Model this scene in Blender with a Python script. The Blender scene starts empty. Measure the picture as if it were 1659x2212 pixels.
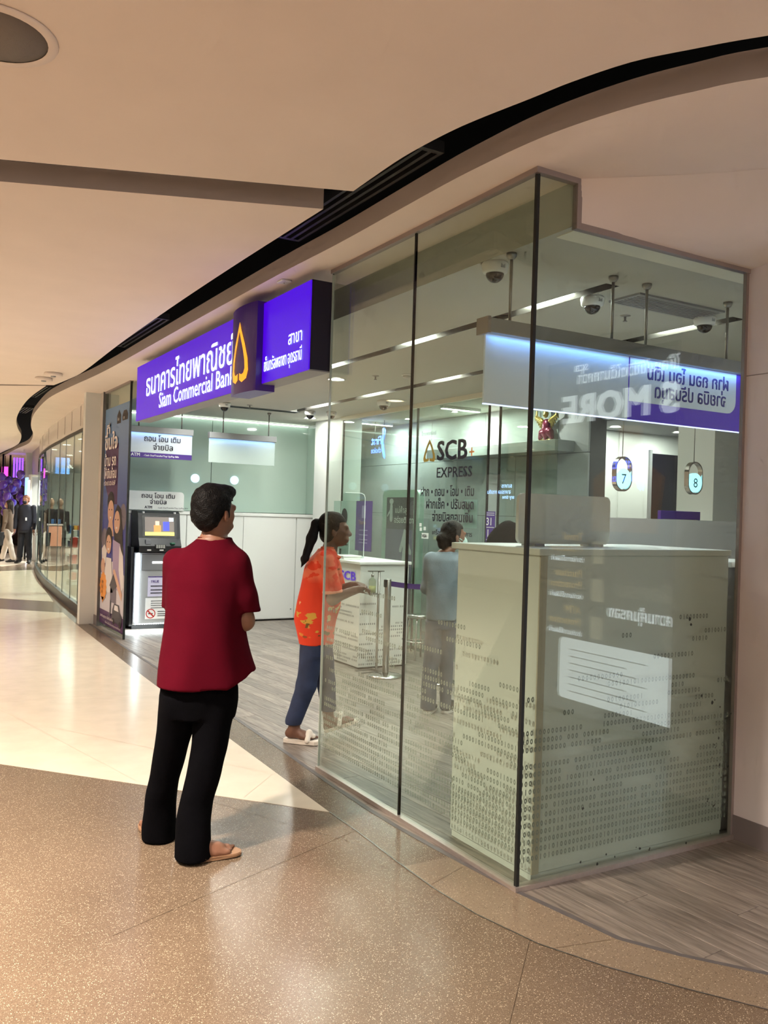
import bpy, bmesh, math, random
import numpy as np
from mathutils import Matrix, Vector
from mathutils.geometry import tessellate_polygon

S = bpy.context.scene
COL = S.collection
rnd = random.Random(7)

# ------------------------------------------------------------------ camera
CAM = Vector((-2.37548, -2.84853, 1.58))
RIGHT = Vector((0.862302, -0.505466, 0.030665))
DOWN = Vector((0.027672, -0.013430, -0.999527))
FWD = Vector((0.505639, 0.862742, 0.002407))
cd = bpy.data.cameras.new('camera')
cd.sensor_fit = 'HORIZONTAL'
cd.sensor_width = 36.0
cd.lens = 1863.0 / 1659.0 * 36.0
cd.clip_start = 0.05
cd.clip_end = 200
camo = bpy.data.objects.new('camera', cd)
COL.objects.link(camo)
mw = Matrix.Identity(4)
for i in range(3):
    mw[i][0] = RIGHT[i]; mw[i][1] = -DOWN[i]; mw[i][2] = -FWD[i]; mw[i][3] = CAM[i]
camo.matrix_world = mw
S.camera = camo

# ------------------------------------------------------------------ world, exposure
W = bpy.data.worlds.new('mall_light')
S.world = W
W.use_nodes = True
W.node_tree.nodes['Background'].inputs[0].default_value = (1.0, 0.90, 0.84, 1)
W.node_tree.nodes['Background'].inputs[1].default_value = 0.50
S.view_settings.view_transform = 'Standard'
S.view_settings.look = 'None'
S.view_settings.exposure = 1.0
S.view_settings.gamma = 1.0
S.view_settings.use_curve_mapping = False
S.cycles.max_bounces = 5
S.cycles.diffuse_bounces = 3
S.cycles.glossy_bounces = 2
S.cycles.transmission_bounces = 4
S.cycles.transparent_max_bounces = 12
S.cycles.caustics_reflective = False
S.cycles.caustics_refractive = False
S.cycles.use_adaptive_sampling = True
S.cycles.adaptive_threshold = 0.07
S.cycles.adaptive_min_samples = 12

WARM = (1.0, 0.85, 0.71)
COOL = (0.98, 1.0, 0.93)
def area_light(name, loc, size, power, color, parent=None, sizey=None, rot=None, spread=None, shape=None):
    l = bpy.data.lights.new(name, 'AREA')
    l.energy = power; l.color = color
    l.shape = shape or ('RECTANGLE' if sizey else 'DISK')
    l.size = size
    if sizey: l.size_y = sizey
    if spread: l.spread = spread
    o = bpy.data.objects.new(name, l)
    COL.objects.link(o)
    o.location = loc
    if rot: o.rotation_euler = rot
    if parent: put(o, parent)
    return o

# ------------------------------------------------------------------ helpers
def lin(r, g, b):
    f = lambda c: (c / 255 / 12.92) if c / 255 <= 0.04045 else ((c / 255 + 0.055) / 1.055) ** 2.4
    return (f(r), f(g), f(b), 1.0)

MATS = {}
def mat(name, col=(200, 200, 200), rough=0.5, metal=0.0, emit=None, estr=0.0, alpha=None, spec=None,
        noise=0.0, nscale=20.0, bump=0.0, bscale=60.0, trans=0.0, coat=0.0):
    if name in MATS: return MATS[name]
    m = bpy.data.materials.new(name); m.use_nodes = True
    nt = m.node_tree; b = nt.nodes['Principled BSDF']
    c = lin(*col)
    b.inputs['Base Color'].default_value = c
    b.inputs['Roughness'].default_value = rough
    b.inputs['Metallic'].default_value = metal
    if spec is not None: b.inputs['Specular IOR Level'].default_value = spec
    if coat: b.inputs['Coat Weight'].default_value = coat
    if trans: b.inputs['Transmission Weight'].default_value = trans
    if emit is not None:
        b.inputs['Emission Color'].default_value = lin(*emit)
        b.inputs['Emission Strength'].default_value = estr
    if alpha is not None: b.inputs['Alpha'].default_value = alpha
    if noise or bump:
        tc = nt.nodes.new('ShaderNodeTexCoord')
        n = nt.nodes.new('ShaderNodeTexNoise'); n.inputs['Scale'].default_value = nscale
        n.inputs['Detail'].default_value = 4
        nt.links.new(tc.outputs['Object'], n.inputs['Vector'])
        if noise:
            r = nt.nodes.new('ShaderNodeValToRGB')
            r.color_ramp.elements[0].position = 0.3; r.color_ramp.elements[1].position = 0.7
            r.color_ramp.elements[0].color = tuple(x * (1 - noise) for x in c[:3]) + (1,)
            r.color_ramp.elements[1].color = tuple(min(1, x * (1 + noise)) for x in c[:3]) + (1,)
            nt.links.new(n.outputs['Fac'], r.inputs['Fac'])
            nt.links.new(r.outputs['Color'], b.inputs['Base Color'])
        if bump:
            n2 = nt.nodes.new('ShaderNodeTexNoise'); n2.inputs['Scale'].default_value = bscale
            nt.links.new(tc.outputs['Object'], n2.inputs['Vector'])
            bp = nt.nodes.new('ShaderNodeBump'); bp.inputs['Strength'].default_value = bump
            bp.inputs['Distance'].default_value = 0.01
            nt.links.new(n2.outputs['Fac'], bp.inputs['Height'])
            nt.links.new(bp.outputs['Normal'], b.inputs['Normal'])
    MATS[name] = m
    return m

def emis(name, col, strength=1.0):
    return mat(name, col, 0.4, emit=col, estr=strength)

def glass(name, tint=(240, 246, 242), rough=0.0, haze=0.0, ior=1.5):
    if name in MATS: return MATS[name]
    m = bpy.data.materials.new(name); m.use_nodes = True
    nt = m.node_tree
    nt.nodes.remove(nt.nodes['Principled BSDF'])
    out = nt.nodes['Material Output']
    tr = nt.nodes.new('ShaderNodeBsdfTransparent'); tr.inputs[0].default_value = lin(*tint)
    gl = nt.nodes.new('ShaderNodeBsdfGlossy'); gl.inputs['Roughness'].default_value = rough
    gl.inputs[0].default_value = (0.95, 1, 0.97, 1)
    # reflectance by Schlick's rule, the same from either side of the pane
    ge = nt.nodes.new('ShaderNodeNewGeometry')
    dt_ = nt.nodes.new('ShaderNodeVectorMath'); dt_.operation = 'DOT_PRODUCT'
    nt.links.new(ge.outputs['Incoming'], dt_.inputs[0]); nt.links.new(ge.outputs['Normal'], dt_.inputs[1])
    def mth(op, a, b=None):
        n = nt.nodes.new('ShaderNodeMath'); n.operation = op
        for i, v in enumerate((a, b)):
            if v is None: continue
            if isinstance(v, (int, float)): n.inputs[i].default_value = v
            else: nt.links.new(v, n.inputs[i])
        return n.outputs[0]
    r0 = ((ior - 1) / (ior + 1)) ** 2
    sch = mth('ADD', mth('MULTIPLY', mth('POWER', mth('SUBTRACT', 1.0, mth('ABSOLUTE', dt_.outputs['Value'])), 5.0), 1 - r0), r0)
    mx = nt.nodes.new('ShaderNodeMixShader')
    nt.links.new(sch, mx.inputs[0])
    last = tr
    if haze:
        df = nt.nodes.new('ShaderNodeBsdfDiffuse'); df.inputs[0].default_value = lin(200, 205, 200)
        m2 = nt.nodes.new('ShaderNodeMixShader'); m2.inputs[0].default_value = haze
        nt.links.new(tr.outputs[0], m2.inputs[1]); nt.links.new(df.outputs[0], m2.inputs[2]); last = m2
    nt.links.new(last.outputs[0], mx.inputs[1]); nt.links.new(gl.outputs[0], mx.inputs[2])
    nt.links.new(mx.outputs[0], out.inputs[0])
    MATS[name] = m
    return m

def put(o, parent):
    """parent o, keeping o's coordinates as world coordinates"""
    o.parent = parent
    o.matrix_parent_inverse = wmat(parent).inverted()

def wmat(o):
    m = Matrix.LocRotScale(o.location, o.rotation_euler, o.scale)
    if o.parent: m = wmat(o.parent) @ o.matrix_parent_inverse @ m
    return m

def link(name, me, m, parent=None, local=False, smooth=False):
    o = bpy.data.objects.new(name, me)
    COL.objects.link(o)
    if m is not None:
        me.materials.clear(); me.materials.append(m)
    if smooth:
        me.polygons.foreach_set('use_smooth', [True] * len(me.polygons))
    if parent is not None:
        if local: o.parent = parent
        else: put(o, parent)
    return o

def meshdata(name, verts, faces):
    me = bpy.data.meshes.new(name)
    me.from_pydata([tuple(v) for v in verts], [], [tuple(f) for f in faces])
    me.update()
    return me

def bmobj(name, bm, m, parent=None, local=False, smooth=False):
    me = bpy.data.meshes.new(name)
    bmesh.ops.recalc_face_normals(bm, faces=bm.faces[:])
    bm.to_mesh(me); bm.free()
    return link(name, me, m, parent, local, smooth)

def bm_box(bm, lo, hi, bevel=0.0, seg=2):
    r = bmesh.ops.create_cube(bm, size=1.0)
    vs = r['verts']
    for v in vs:
        v.co = Vector(((v.co.x + .5) * (hi[0] - lo[0]) + lo[0], (v.co.y + .5) * (hi[1] - lo[1]) + lo[1],
                       (v.co.z + .5) * (hi[2] - lo[2]) + lo[2]))
    if bevel:
        es = list({e for v in vs for e in v.link_edges})
        bmesh.ops.bevel(bm, geom=es, offset=bevel, segments=seg, affect='EDGES', profile=0.5)

def box(name, lo, hi, m, parent=None, bevel=0.0, local=False, seg=2):
    bm = bmesh.new(); bm_box(bm, lo, hi, bevel, seg)
    return bmobj(name, bm, m, parent, local)

def boxes(name, lst, m, parent=None, bevel=0.0, local=False):
    bm = bmesh.new()
    for lo, hi in lst: bm_box(bm, lo, hi, bevel)
    return bmobj(name, bm, m, parent, local)

def prism(name, poly, z0, z1, m, parent=None, axis='z', local=False, bevel=0.0, smooth=False):
    """extruded polygon; axis gives the extrusion direction; poly is in the two other axes, in order"""
    def P(a, b, c):
        return {'z': (a, b, c), 'y': (a, c, b), 'x': (c, a, b)}[axis]
    bm = bmesh.new()
    lo = [bm.verts.new(P(a, b, z0)) for a, b in poly]
    hi = [bm.verts.new(P(a, b, z1)) for a, b in poly]
    n = len(poly)
    caps = []
    if n <= 4 or bevel:
        caps = [bm.faces.new(lo), bm.faces.new(hi)]
    else:
        for tri in tessellate_polygon([[Vector((a, b, 0)) for a, b in poly]]):
            bm.faces.new([lo[i] for i in tri]); bm.faces.new([hi[i] for i in tri])
    for i in range(n):
        bm.faces.new((lo[i], lo[(i + 1) % n], hi[(i + 1) % n], hi[i]))
    if bevel:
        bmesh.ops.bevel(bm, geom=[e for f in caps for e in f.edges], offset=bevel, segments=2, affect='EDGES')
    return bmobj(name, bm, m, parent, local, smooth)

def rrect(x0, x1, y0, y1, r, seg=5, corners=(1, 1, 1, 1)):
    pts = []
    for (cx, cy, a0, on) in ((x1 - r, y1 - r, 0, corners[0]), (x0 + r, y1 - r, 90, corners[1]),
                             (x0 + r, y0 + r, 180, corners[2]), (x1 - r, y0 + r, 270, corners[3])):
        if on:
            for k in range(seg + 1):
                a = math.radians(a0 + 90 * k / seg)
                pts.append((cx + r * math.cos(a), cy + r * math.sin(a)))
        else:
            pts.append((cx + r * (1 if a0 in (0, 270) else -1), cy + r * (1 if a0 in (0, 90) else -1)))
    return pts

def bm_tube(bm, path, rad, n=10, cap=True):
    path = [Vector(p) for p in path]
    rads = rad if isinstance(rad, (list, tuple)) else [rad] * len(path)
    rings = []
    up = None
    for i, p in enumerate(path):
        t = (path[min(i + 1, len(path) - 1)] - path[max(i - 1, 0)]).normalized()
        if up is None:
            a = Vector((0, 0, 1)) if abs(t.z) < .9 else Vector((1, 0, 0))
            u = t.cross(a).normalized()
        else:
            u = (up - t * up.dot(t)).normalized()
        up = u
        w = t.cross(u)
        rings.append([bm.verts.new(p + (u * math.cos(2 * math.pi * k / n) + w * math.sin(2 * math.pi * k / n)) * rads[i])
                      for k in range(n)])
    for a, b in zip(rings, rings[1:]):
        for k in range(n):
            bm.faces.new((a[k], a[(k + 1) % n], b[(k + 1) % n], b[k]))
    if cap:
        bm.faces.new(rings[0]); bm.faces.new(rings[-1])

def tube(name, path, rad, m, parent=None, n=10, local=False):
    bm = bmesh.new(); bm_tube(bm, path, rad, n)
    return bmobj(name, bm, m, parent, local, smooth=True)

def lathe(name, prof, centre, m, parent=None, n=24, local=False, smooth=True, cap=True):
    """profile of (radius, z) turned about the vertical through centre"""
    bm = bmesh.new()
    rings = []
    for r, z in prof:
        rings.append([bm.verts.new((centre[0] + max(r, 1e-4) * math.cos(2 * math.pi * k / n),
                                    centre[1] + max(r, 1e-4) * math.sin(2 * math.pi * k / n), centre[2] + z)) for k in range(n)])
    for a, b in zip(rings, rings[1:]):
        for k in range(n):
            bm.faces.new((a[k], a[(k + 1) % n], b[(k + 1) % n], b[k]))
    if cap: bm.faces.new(rings[0]); bm.faces.new(rings[-1])
    return bmobj(name, bm, m, parent, local, smooth)

def tag(o, label, cat=None, group=None, kind=None):
    if label: o['label'] = label
    if cat: o['category'] = cat
    if group: o['group'] = group
    if kind: o['kind'] = kind
    return o

def thing(name, label, cat, loc=(0, 0, 0), rotz=0.0, group=None):
    o = bpy.data.objects.new(name, None)
    COL.objects.link(o)
    o.location = loc; o.rotation_euler = (0, 0, rotz); o.empty_display_size = 0.1
    return tag(o, label, cat, group)

def struct(o, label=None):
    return tag(o, label, kind='structure')

NX = Vector((0, -1, 0))   # reading direction of lettering on a plane that faces -x (the concourse)
NY = Vector((1, 0, 0))    # ... on a plane that faces -y
def text(s, size, m, parent, at, xd, align='L', bold=0.0, sx=1.0, depth=0.002, name='lettering', width=None, up=Vector((0, 0, 1)), local=False, shear=0):
    cu = bpy.data.curves.new(name, 'FONT')
    cu.body = s; cu.size = 1.0; cu.resolution_u = 2; cu.extrude = 0.0; cu.space_line = 0.9
    to = bpy.data.objects.new(name, cu)
    me0 = bpy.data.meshes.new_from_object(to)
    V = np.array([v.co[:] for v in me0.vertices]); F = [tuple(p.vertices) for p in me0.polygons]
    bpy.data.objects.remove(to); bpy.data.curves.remove(cu); bpy.data.meshes.remove(me0)
    x0, x1 = V[:, 0].min(), V[:, 0].max()
    V[:, 0] -= {'L': x0, 'C': (x0 + x1) / 2, 'R': x1}[align]
    V[:, 0] += shear * V[:, 1]
    if width: sx = width / ((x1 - x0) * size)
    xd = Vector(xd); nrm = xd.cross(up)
    vs = []; fs = []
    shifts = [0.0] if not bold else [-bold, -bold / 3, bold / 3, bold]
    at = Vector(at)
    for k, sh in enumerate(shifts):
        for dy in ([0] if not bold else [-bold * .5, bold * .5]):
            o = len(vs); e = depth + .00012 * (o // len(V))
            for v in V:
                vs.append(at + xd * ((v[0] + sh) * size * sx) + up * ((v[1] + dy) * size) + nrm * e)
            fs += [tuple(i + o for i in f) for f in F]
    me = meshdata(name, vs, fs)
    return link(name, me, m, parent, local)

def text_span(s):
    cu = bpy.data.curves.new('span', 'FONT'); cu.body = s; cu.size = 1.0; cu.resolution_u = 2
    to = bpy.data.objects.new('span', cu); me = bpy.data.meshes.new_from_object(to)
    xs = [v.co.x for v in me.vertices]
    bpy.data.objects.remove(to); bpy.data.curves.remove(cu); bpy.data.meshes.remove(me)
    return min(xs), max(xs)

def words(s, size, m, parent, at, xd, align='L', bold=0.0, width=None, **kw):
    """a line of lettering with every word as a part of its own"""
    a, b = text_span(s); k = (width / ((b - a) * size)) if width else 1.0
    x0 = {'L': a, 'C': (a + b) / 2, 'R': b}[align]
    i = 0
    for w in s.split(' '):
        if not w: i += 1; continue
        end = i + len(w); i = end + 1
        right = text_span(s[:end])[1]
        text(w, size, m, parent, Vector(at) + Vector(xd) * ((right - x0) * size * k), xd, 'R', bold, sx=k, **kw)

def polyline_x(pts, y):
    """x on a curve given as (x, y) points sorted by y"""
    ys = [p[1] for p in pts]
    return float(np.interp(y, ys, [p[0] for p in pts]))

# ------------------------------------------------------------------ smooth organic shapes (surface nets on a distance field)
def surfnet(fn, lo, hi, h):
    lo = np.array(lo, float); hi = np.array(hi, float)
    n = np.ceil((hi - lo) / h).astype(int) + 1
    ax = [lo[i] + h * np.arange(n[i]) for i in range(3)]
    X, Y, Z = np.meshgrid(*ax, indexing='ij')
    v = fn(X, Y, Z).astype(np.float32)
    ins = v < 0
    c = np.zeros(tuple(n - 1), int)
    for i in (0, 1):
        for j in (0, 1):
            for k in (0, 1):
                c += ins[i:n[0] - 1 + i, j:n[1] - 1 + j, k:n[2] - 1 + k]
    act = (c > 0) & (c < 8)
    idx = -np.ones(act.shape, int); cells = np.argwhere(act); idx[act] = np.arange(len(cells))
    pos = np.zeros((len(cells), 3)); cnt = np.zeros(len(cells))
    for a in range(3):
        b, d = [q for q in range(3) if q != a]
        for ib in (0, 1):
            for idd in (0, 1):
                o0 = np.zeros(3, int); o0[b] = ib; o0[d] = idd
                o1 = o0.copy(); o1[a] = 1
                p0 = cells + o0; p1 = cells + o1
                v0 = v[p0[:, 0], p0[:, 1], p0[:, 2]]; v1 = v[p1[:, 0], p1[:, 1], p1[:, 2]]
                cr = (v0 < 0) != (v1 < 0)
                t = np.where(cr, v0 / np.where(cr, v0 - v1, 1), 0)
                q = p0.astype(float); q[:, a] += t
                pos[cr] += q[cr]; cnt[cr] += 1
    pos = pos / cnt[:, None] * h + lo
    F = []
    for a in range(3):
        b, d = (a + 1) % 3, (a + 2) % 3
        s0 = [slice(None)] * 3; s1 = [slice(None)] * 3
        s0[a] = slice(0, -1); s1[a] = slice(1, None)
        A = ins[tuple(s0)]; B = ins[tuple(s1)]
        e = np.argwhere(A != B)
        e = e[(e[:, b] > 0) & (e[:, d] > 0) & (e[:, b] < n[b] - 1) & (e[:, d] < n[d] - 1)]
        inside_first = A[e[:, 0], e[:, 1], e[:, 2]]
        q = []
        for (sb, sd) in ((1, 1), (0, 1), (0, 0), (1, 0)):
            p = e.copy(); p[:, b] -= sb; p[:, d] -= sd
            q.append(idx[p[:, 0], p[:, 1], p[:, 2]])
        q = np.stack(q, 1)
        q[~inside_first] = q[~inside_first][:, ::-1]
        F.append(q[(q >= 0).all(1)])
    return pos, np.concatenate(F)

def sdf_cone(a, b, ra, rb, sq=(1, 1, 1)):
    a = np.array(a, float); b = np.array(b, float)
    def f(X, Y, Z):
        d = (b - a) * np.array(sq); L = d @ d + 1e-9
        px = (X - a[0]) * sq[0]; py = (Y - a[1]) * sq[1]; pz = (Z - a[2]) * sq[2]
        t = np.clip((px * d[0] + py * d[1] + pz * d[2]) / L, 0, 1)
        return np.sqrt((px - t * d[0]) ** 2 + (py - t * d[1]) ** 2 + (pz - t * d[2]) ** 2) - (ra + (rb - ra) * t)
    return f

def sdf_ell(c, r, yaw=0.0):
    cs, sn = math.cos(yaw), math.sin(yaw)
    def f(X, Y, Z):
        x = X - c[0]; y = Y - c[1]; z = Z - c[2]
        u = (x * cs + y * sn) / r[0]; w = (-x * sn + y * cs) / r[1]; z = z / r[2]
        return (np.sqrt(u * u + w * w + z * z) - 1) * min(r)
    return f

def sdf_loft(rows, pw=2.0):
    """rows of (z, cx, cy, rx, ry): a stack of ellipses, flat at both ends"""
    rows = sorted(rows); A = np.array(rows, float)
    zz = np.linspace(A[0, 0], A[-1, 0], 160)
    G = [np.interp(zz, A[:, 0], A[:, i]) for i in range(1, 5)]
    ker = np.hanning(17); ker /= ker.sum()
    G = [np.convolve(np.pad(g, 8, mode='edge'), ker, 'valid') for g in G]
    def f(X, Y, Z):
        cx, cy, rx, ry = [np.interp(Z, zz, g) for g in G]
        u = np.abs((X - cx) / rx); w = np.abs((Y - cy) / ry)
        d = ((u ** pw + w ** pw) ** (1 / pw) - 1) * np.minimum(rx, ry)
        return np.maximum(d, np.maximum(A[0, 0] - Z, Z - A[-1, 0]))
    return f

def smin(fs, k):
    def f(X, Y, Z):
        d = fs[0](X, Y, Z)
        for g in fs[1:]:
            e = g(X, Y, Z)
            if k <= 0: d = np.minimum(d, e); continue
            h = np.clip(0.5 + 0.5 * (e - d) / k, 0, 1)
            d = e + (d - e) * h - k * h * (1 - h)
        return d
    return f

def folds(f, amp, fx=14, fz=5, ph=0.0):
    def g(X, Y, Z):
        w = np.sin(fx * X + 2.1 * np.sin(fz * Z + ph) + ph) * np.cos(fx * .8 * Y + 1.7 * np.sin(fz * .7 * Z + 1.3 + ph))
        w = w + .5 * np.sin(2.3 * fx * X + 3 * Z + ph * 2) * np.sin(fz * 2.2 * Z + 4 * Y + ph)
        return f(X, Y, Z) - amp * w
    return g

def organic(name, f, lo, hi, h, m, parent, local=True):
    V, F = surfnet(f, lo, hi, h)
    me = bpy.data.meshes.new(name)
    me.vertices.add(len(V)); me.vertices.foreach_set('co', V.astype(np.float32).ravel())
    me.loops.add(F.size); me.loops.foreach_set('vertex_index', F.ravel().astype(np.int32))
    me.polygons.add(len(F)); me.polygons.foreach_set('loop_start', np.arange(0, F.size, 4, dtype=np.int32))
    me.update(calc_edges=True); me.validate()
    return link(name, me, m, parent, local, smooth=True)

# ------------------------------------------------------------------ materials
def terrazzo(name, base, dark, chip, amount=0.80, rough=0.16, scale=95):
    m = bpy.data.materials.new(name); m.use_nodes = True
    nt = m.node_tree; b = nt.nodes['Principled BSDF']; L = nt.links.new
    tc = nt.nodes.new('ShaderNodeTexCoord')
    def chips(sc, lo, hi):
        v = nt.nodes.new('ShaderNodeTexVoronoi'); v.inputs['Scale'].default_value = sc
        L(tc.outputs['Object'], v.inputs['Vector'])
        sp = nt.nodes.new('ShaderNodeSeparateColor'); L(v.outputs['Color'], sp.inputs[0])
        mr = nt.nodes.new('ShaderNodeMapRange'); mr.inputs[1].default_value = lo; mr.inputs[2].default_value = hi
        L(sp.outputs[0], mr.inputs[0])
        d = nt.nodes.new('ShaderNodeMapRange'); d.inputs[1].default_value = 0.42; d.inputs[2].default_value = 0.30
        L(v.outputs['Distance'], d.inputs[0])
        mu = nt.nodes.new('ShaderNodeMath'); mu.operation = 'MULTIPLY'
        L(mr.outputs[0], mu.inputs[0]); L(d.outputs[0], mu.inputs[1])
        return mu.outputs[0], sp.outputs[1]
    n = nt.nodes.new('ShaderNodeTexNoise'); n.inputs['Scale'].default_value = 1.6; n.inputs['Detail'].default_value = 6
    L(tc.outputs['Object'], n.inputs['Vector'])
    r0 = nt.nodes.new('ShaderNodeMix'); r0.data_type = 'RGBA'
    r0.inputs[6].default_value = lin(*dark); r0.inputs[7].default_value = lin(*base)
    nm = nt.nodes.new('ShaderNodeMapRange'); nm.inputs[1].default_value = 0.25; nm.inputs[2].default_value = 0.65
    L(n.outputs['Fac'], nm.inputs[0]); L(nm.outputs[0], r0.inputs[0])
    last = r0.outputs[2]
    for sc, lo, hi, col in ((scale, amount, amount + .04, chip), (scale * 1.9, amount - .04, amount + .02, tuple(min(255, int(c * .88)) for c in chip)),
                            (scale * 1.3, .86, .9, tuple(int(c * .55) for c in base))):
        f, _ = chips(sc, lo, hi)
        mx = nt.nodes.new('ShaderNodeMix'); mx.data_type = 'RGBA'
        L(f, mx.inputs[0]); L(last, mx.inputs[6]); mx.inputs[7].default_value = lin(*col)
        last = mx.outputs[2]
    L(last, b.inputs['Base Color'])
    b.inputs['Roughness'].default_value = rough
    MATS[name] = m
    return m

def wood(name, c1, c2, rough=0.38):
    m = bpy.data.materials.new(name); m.use_nodes = True
    nt = m.node_tree; b = nt.nodes['Principled BSDF']; L = nt.links.new
    tc = nt.nodes.new('ShaderNodeTexCoord'); oi = nt.nodes.new('ShaderNodeObjectInfo')
    ad = nt.nodes.new('ShaderNodeVectorMath'); ad.operation = 'ADD'
    cb = nt.nodes.new('ShaderNodeCombineXYZ')
    mu = nt.nodes.new('ShaderNodeMath'); mu.operation = 'MULTIPLY'; mu.inputs[1].default_value = 37.0
    L(oi.outputs['Random'], mu.inputs[0]); L(mu.outputs[0], cb.inputs[0]); L(mu.outputs[0], cb.inputs[1])
    L(tc.outputs['Object'], ad.inputs[0]); L(cb.outputs[0], ad.inputs[1])
    mp = nt.nodes.new('ShaderNodeMapping'); mp.inputs['Scale'].default_value = (16, 1.3, 1)
    L(ad.outputs[0], mp.inputs['Vector'])
    n = nt.nodes.new('ShaderNodeTexNoise'); n.inputs['Scale'].default_value = 2.2; n.inputs['Detail'].default_value = 8
    n.inputs['Roughness'].default_value = 0.62; n.inputs['Distortion'].default_value = 1.1
    L(mp.outputs[0], n.inputs['Vector'])
    r = nt.nodes.new('ShaderNodeValToRGB')
    r.color_ramp.elements[0].position = .32; r.color_ramp.elements[1].position = .68
    r.color_ramp.elements[0].color = lin(*c1); r.color_ramp.elements[1].color = lin(*c2)
    L(n.outputs['Fac'], r.inputs['Fac'])
    hs = nt.nodes.new('ShaderNodeHueSaturation')
    mr = nt.nodes.new('ShaderNodeMapRange'); mr.inputs[3].default_value = .78; mr.inputs[4].default_value = 1.18
    L(oi.outputs['Random'], mr.inputs[0]); L(mr.outputs[0], hs.inputs['Value']); L(r.outputs['Color'], hs.inputs['Color'])
    L(hs.outputs[0], b.inputs['Base Color'])
    b.inputs['Roughness'].default_value = rough
    MATS[name] = m
    return m

M_TERR = terrazzo('brown_terrazzo', (110, 94, 78), (98, 83, 68), (186, 170, 146), amount=.79, rough=.25, scale=185)
M_TAN = terrazzo('tan_terrazzo', (134, 118, 100), (122, 107, 89), (180, 164, 142), amount=.84, rough=.22, scale=150)
M_CREAM = mat('cream_terrazzo', (216, 204, 186), 0.2, noise=.05, nscale=6)
M_WOOD = wood('grey_wood', (96, 88, 81), (158, 148, 138))
M_PAINT = mat('ceiling_paint', (238, 225, 214), 0.8, noise=.02, nscale=3)
M_PINK = mat('wall_paint', (236, 228, 229), 0.6, noise=.02, nscale=4)
M_BLACK = mat('plenum_black', (6, 6, 7), 0.9)
M_DARK = mat('dark_metal', (28, 28, 30), 0.45, .5)
M_STRIP = mat('grey_edge_strip', (92, 88, 88), 0.5, noise=.08)
M_TRIM = mat('bronze_trim', (158, 146, 142), 0.45, .2)
M_ALU = mat('brushed_aluminium', (196, 186, 180), 0.35, .7, noise=.05, nscale=40)
M_SIL = mat('silicone_seal', (22, 28, 26), 0.5)
M_GLASS = glass('clear_glass')
M_EDGE = mat('glass_edge', (34, 60, 52), 0.2, spec=.6)
M_WHITE = mat('white_laminate', (226, 228, 224), 0.35, noise=.015, nscale=2)
M_BCEIL = mat('bank_ceiling_paint', (192, 192, 182), 0.85, noise=.015, nscale=3)
M_GREENG = mat('back_painted_glass', (176, 196, 184), 0.06, spec=.5, noise=.03, nscale=1)
M_STONE = mat('grey_stone_panel', (172, 174, 174), 0.5, noise=.08, nscale=5)
M_CHROME = mat('chrome', (205, 203, 200), 0.18, 1.0)
M_STEEL = mat('satin_steel', (150, 148, 145), 0.3, .9)
M_GREYM = mat('grey_fascia', (148, 150, 152), 0.5, .05)
M_PURPLE = mat('purple_print', (66, 34, 128), 0.4)
M_INK = mat('dark_ink', (44, 40, 52), 0.5)
M_WHITEINK = mat('white_ink', (236, 236, 236), 0.5)
M_GOLD = mat('gold_leaf', (196, 148, 56), 0.35, .6, noise=.1, nscale=30)
M_FILM = mat('frosted_film', (150, 154, 148), 0.7)
M_DOT = mat('grey_digit_print', (88, 88, 92), 0.6)
M_LEDW = emis('white_lamp', (255, 250, 238), 14)
M_LEDC = emis('cool_lamp', (235, 248, 255), 10)

# ------------------------------------------------------------------ the floor
STRIP = [(3.0, -4.3), (1.6, -2.65), (.75, -1.52), (.36, -.94), (.18, -.7), (.07, -.51), (.02, -.23), (-.015, -.03), (-.05, .31), (-.085, .84),
         (-.09, 1.12), (-.08, 1.66), (-.05, 2.31), (-.02, 3.29), (0., 5.), (.03, 7.), (.07, 9.)]
BORDER = [(2.6, -4.6), (1.3, -2.9), (.45, -1.55), (.17, -1.08), (.03, -.87), (-.11, -.64), (-.22, -.4), (-.285, -.1), (-.305, .16), (-.30, .5), (-.285, .86),
          (-.285, 1.19), (-.25, 2.75), (-.22, 4.72), (-.20, 5.5), (-.09, 8.85), (-.02, 10.31), (.1, 11.85), (.3, 14.), (.54, 16.45), (.85, 19.), (1.1, 21.5), (2., 28.), (2.2, 40.)]
ter = STRIP + [(.07, 9.02), (9, 9.02), (9, 60), (-9, 60), (-9, -9), (2.9, -9), (3.0, -4.3)][:-1]
floor = struct(prism('floor', ter, -.06, .003, M_TERR), 'polished brown terrazzo concourse floor with pale speckles')
st_in = [(x + .028, y) for x, y in STRIP]
struct(prism('trim_1', STRIP + st_in[::-1], -.02, .005, M_STRIP), 'dark grey strip edging the grey wood floor')
band = [p for p in BORDER if p[1] < .2]
bs = [p for p in STRIP if p[1] < .35]
prism('border_band', band + [(-.30, .42)] + [(-.055, .42)] + bs[::-1], -.01, .0045, M_TAN, floor)
CREAM1 = [p for p in BORDER if 1.1 < p[1] < 10.4] + [(-9, 18.5), (-9, 11.0)]
CREAM2 = [p for p in BORDER if 11.8 < p[1] < 19.1] + [(.05, 18.6), (-9, 26.5), (-9, 20.7)]
CREAM3 = [(.3, 20.2), (1.1, 21.5), (2, 28), (2.2, 40), (2.2, 58), (-9, 58), (-9, 29)]
for i, p in enumerate((CREAM1, CREAM2, CREAM3)):
    prism('cream_panel', p, -.01, .0048, M_CREAM, floor)
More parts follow.
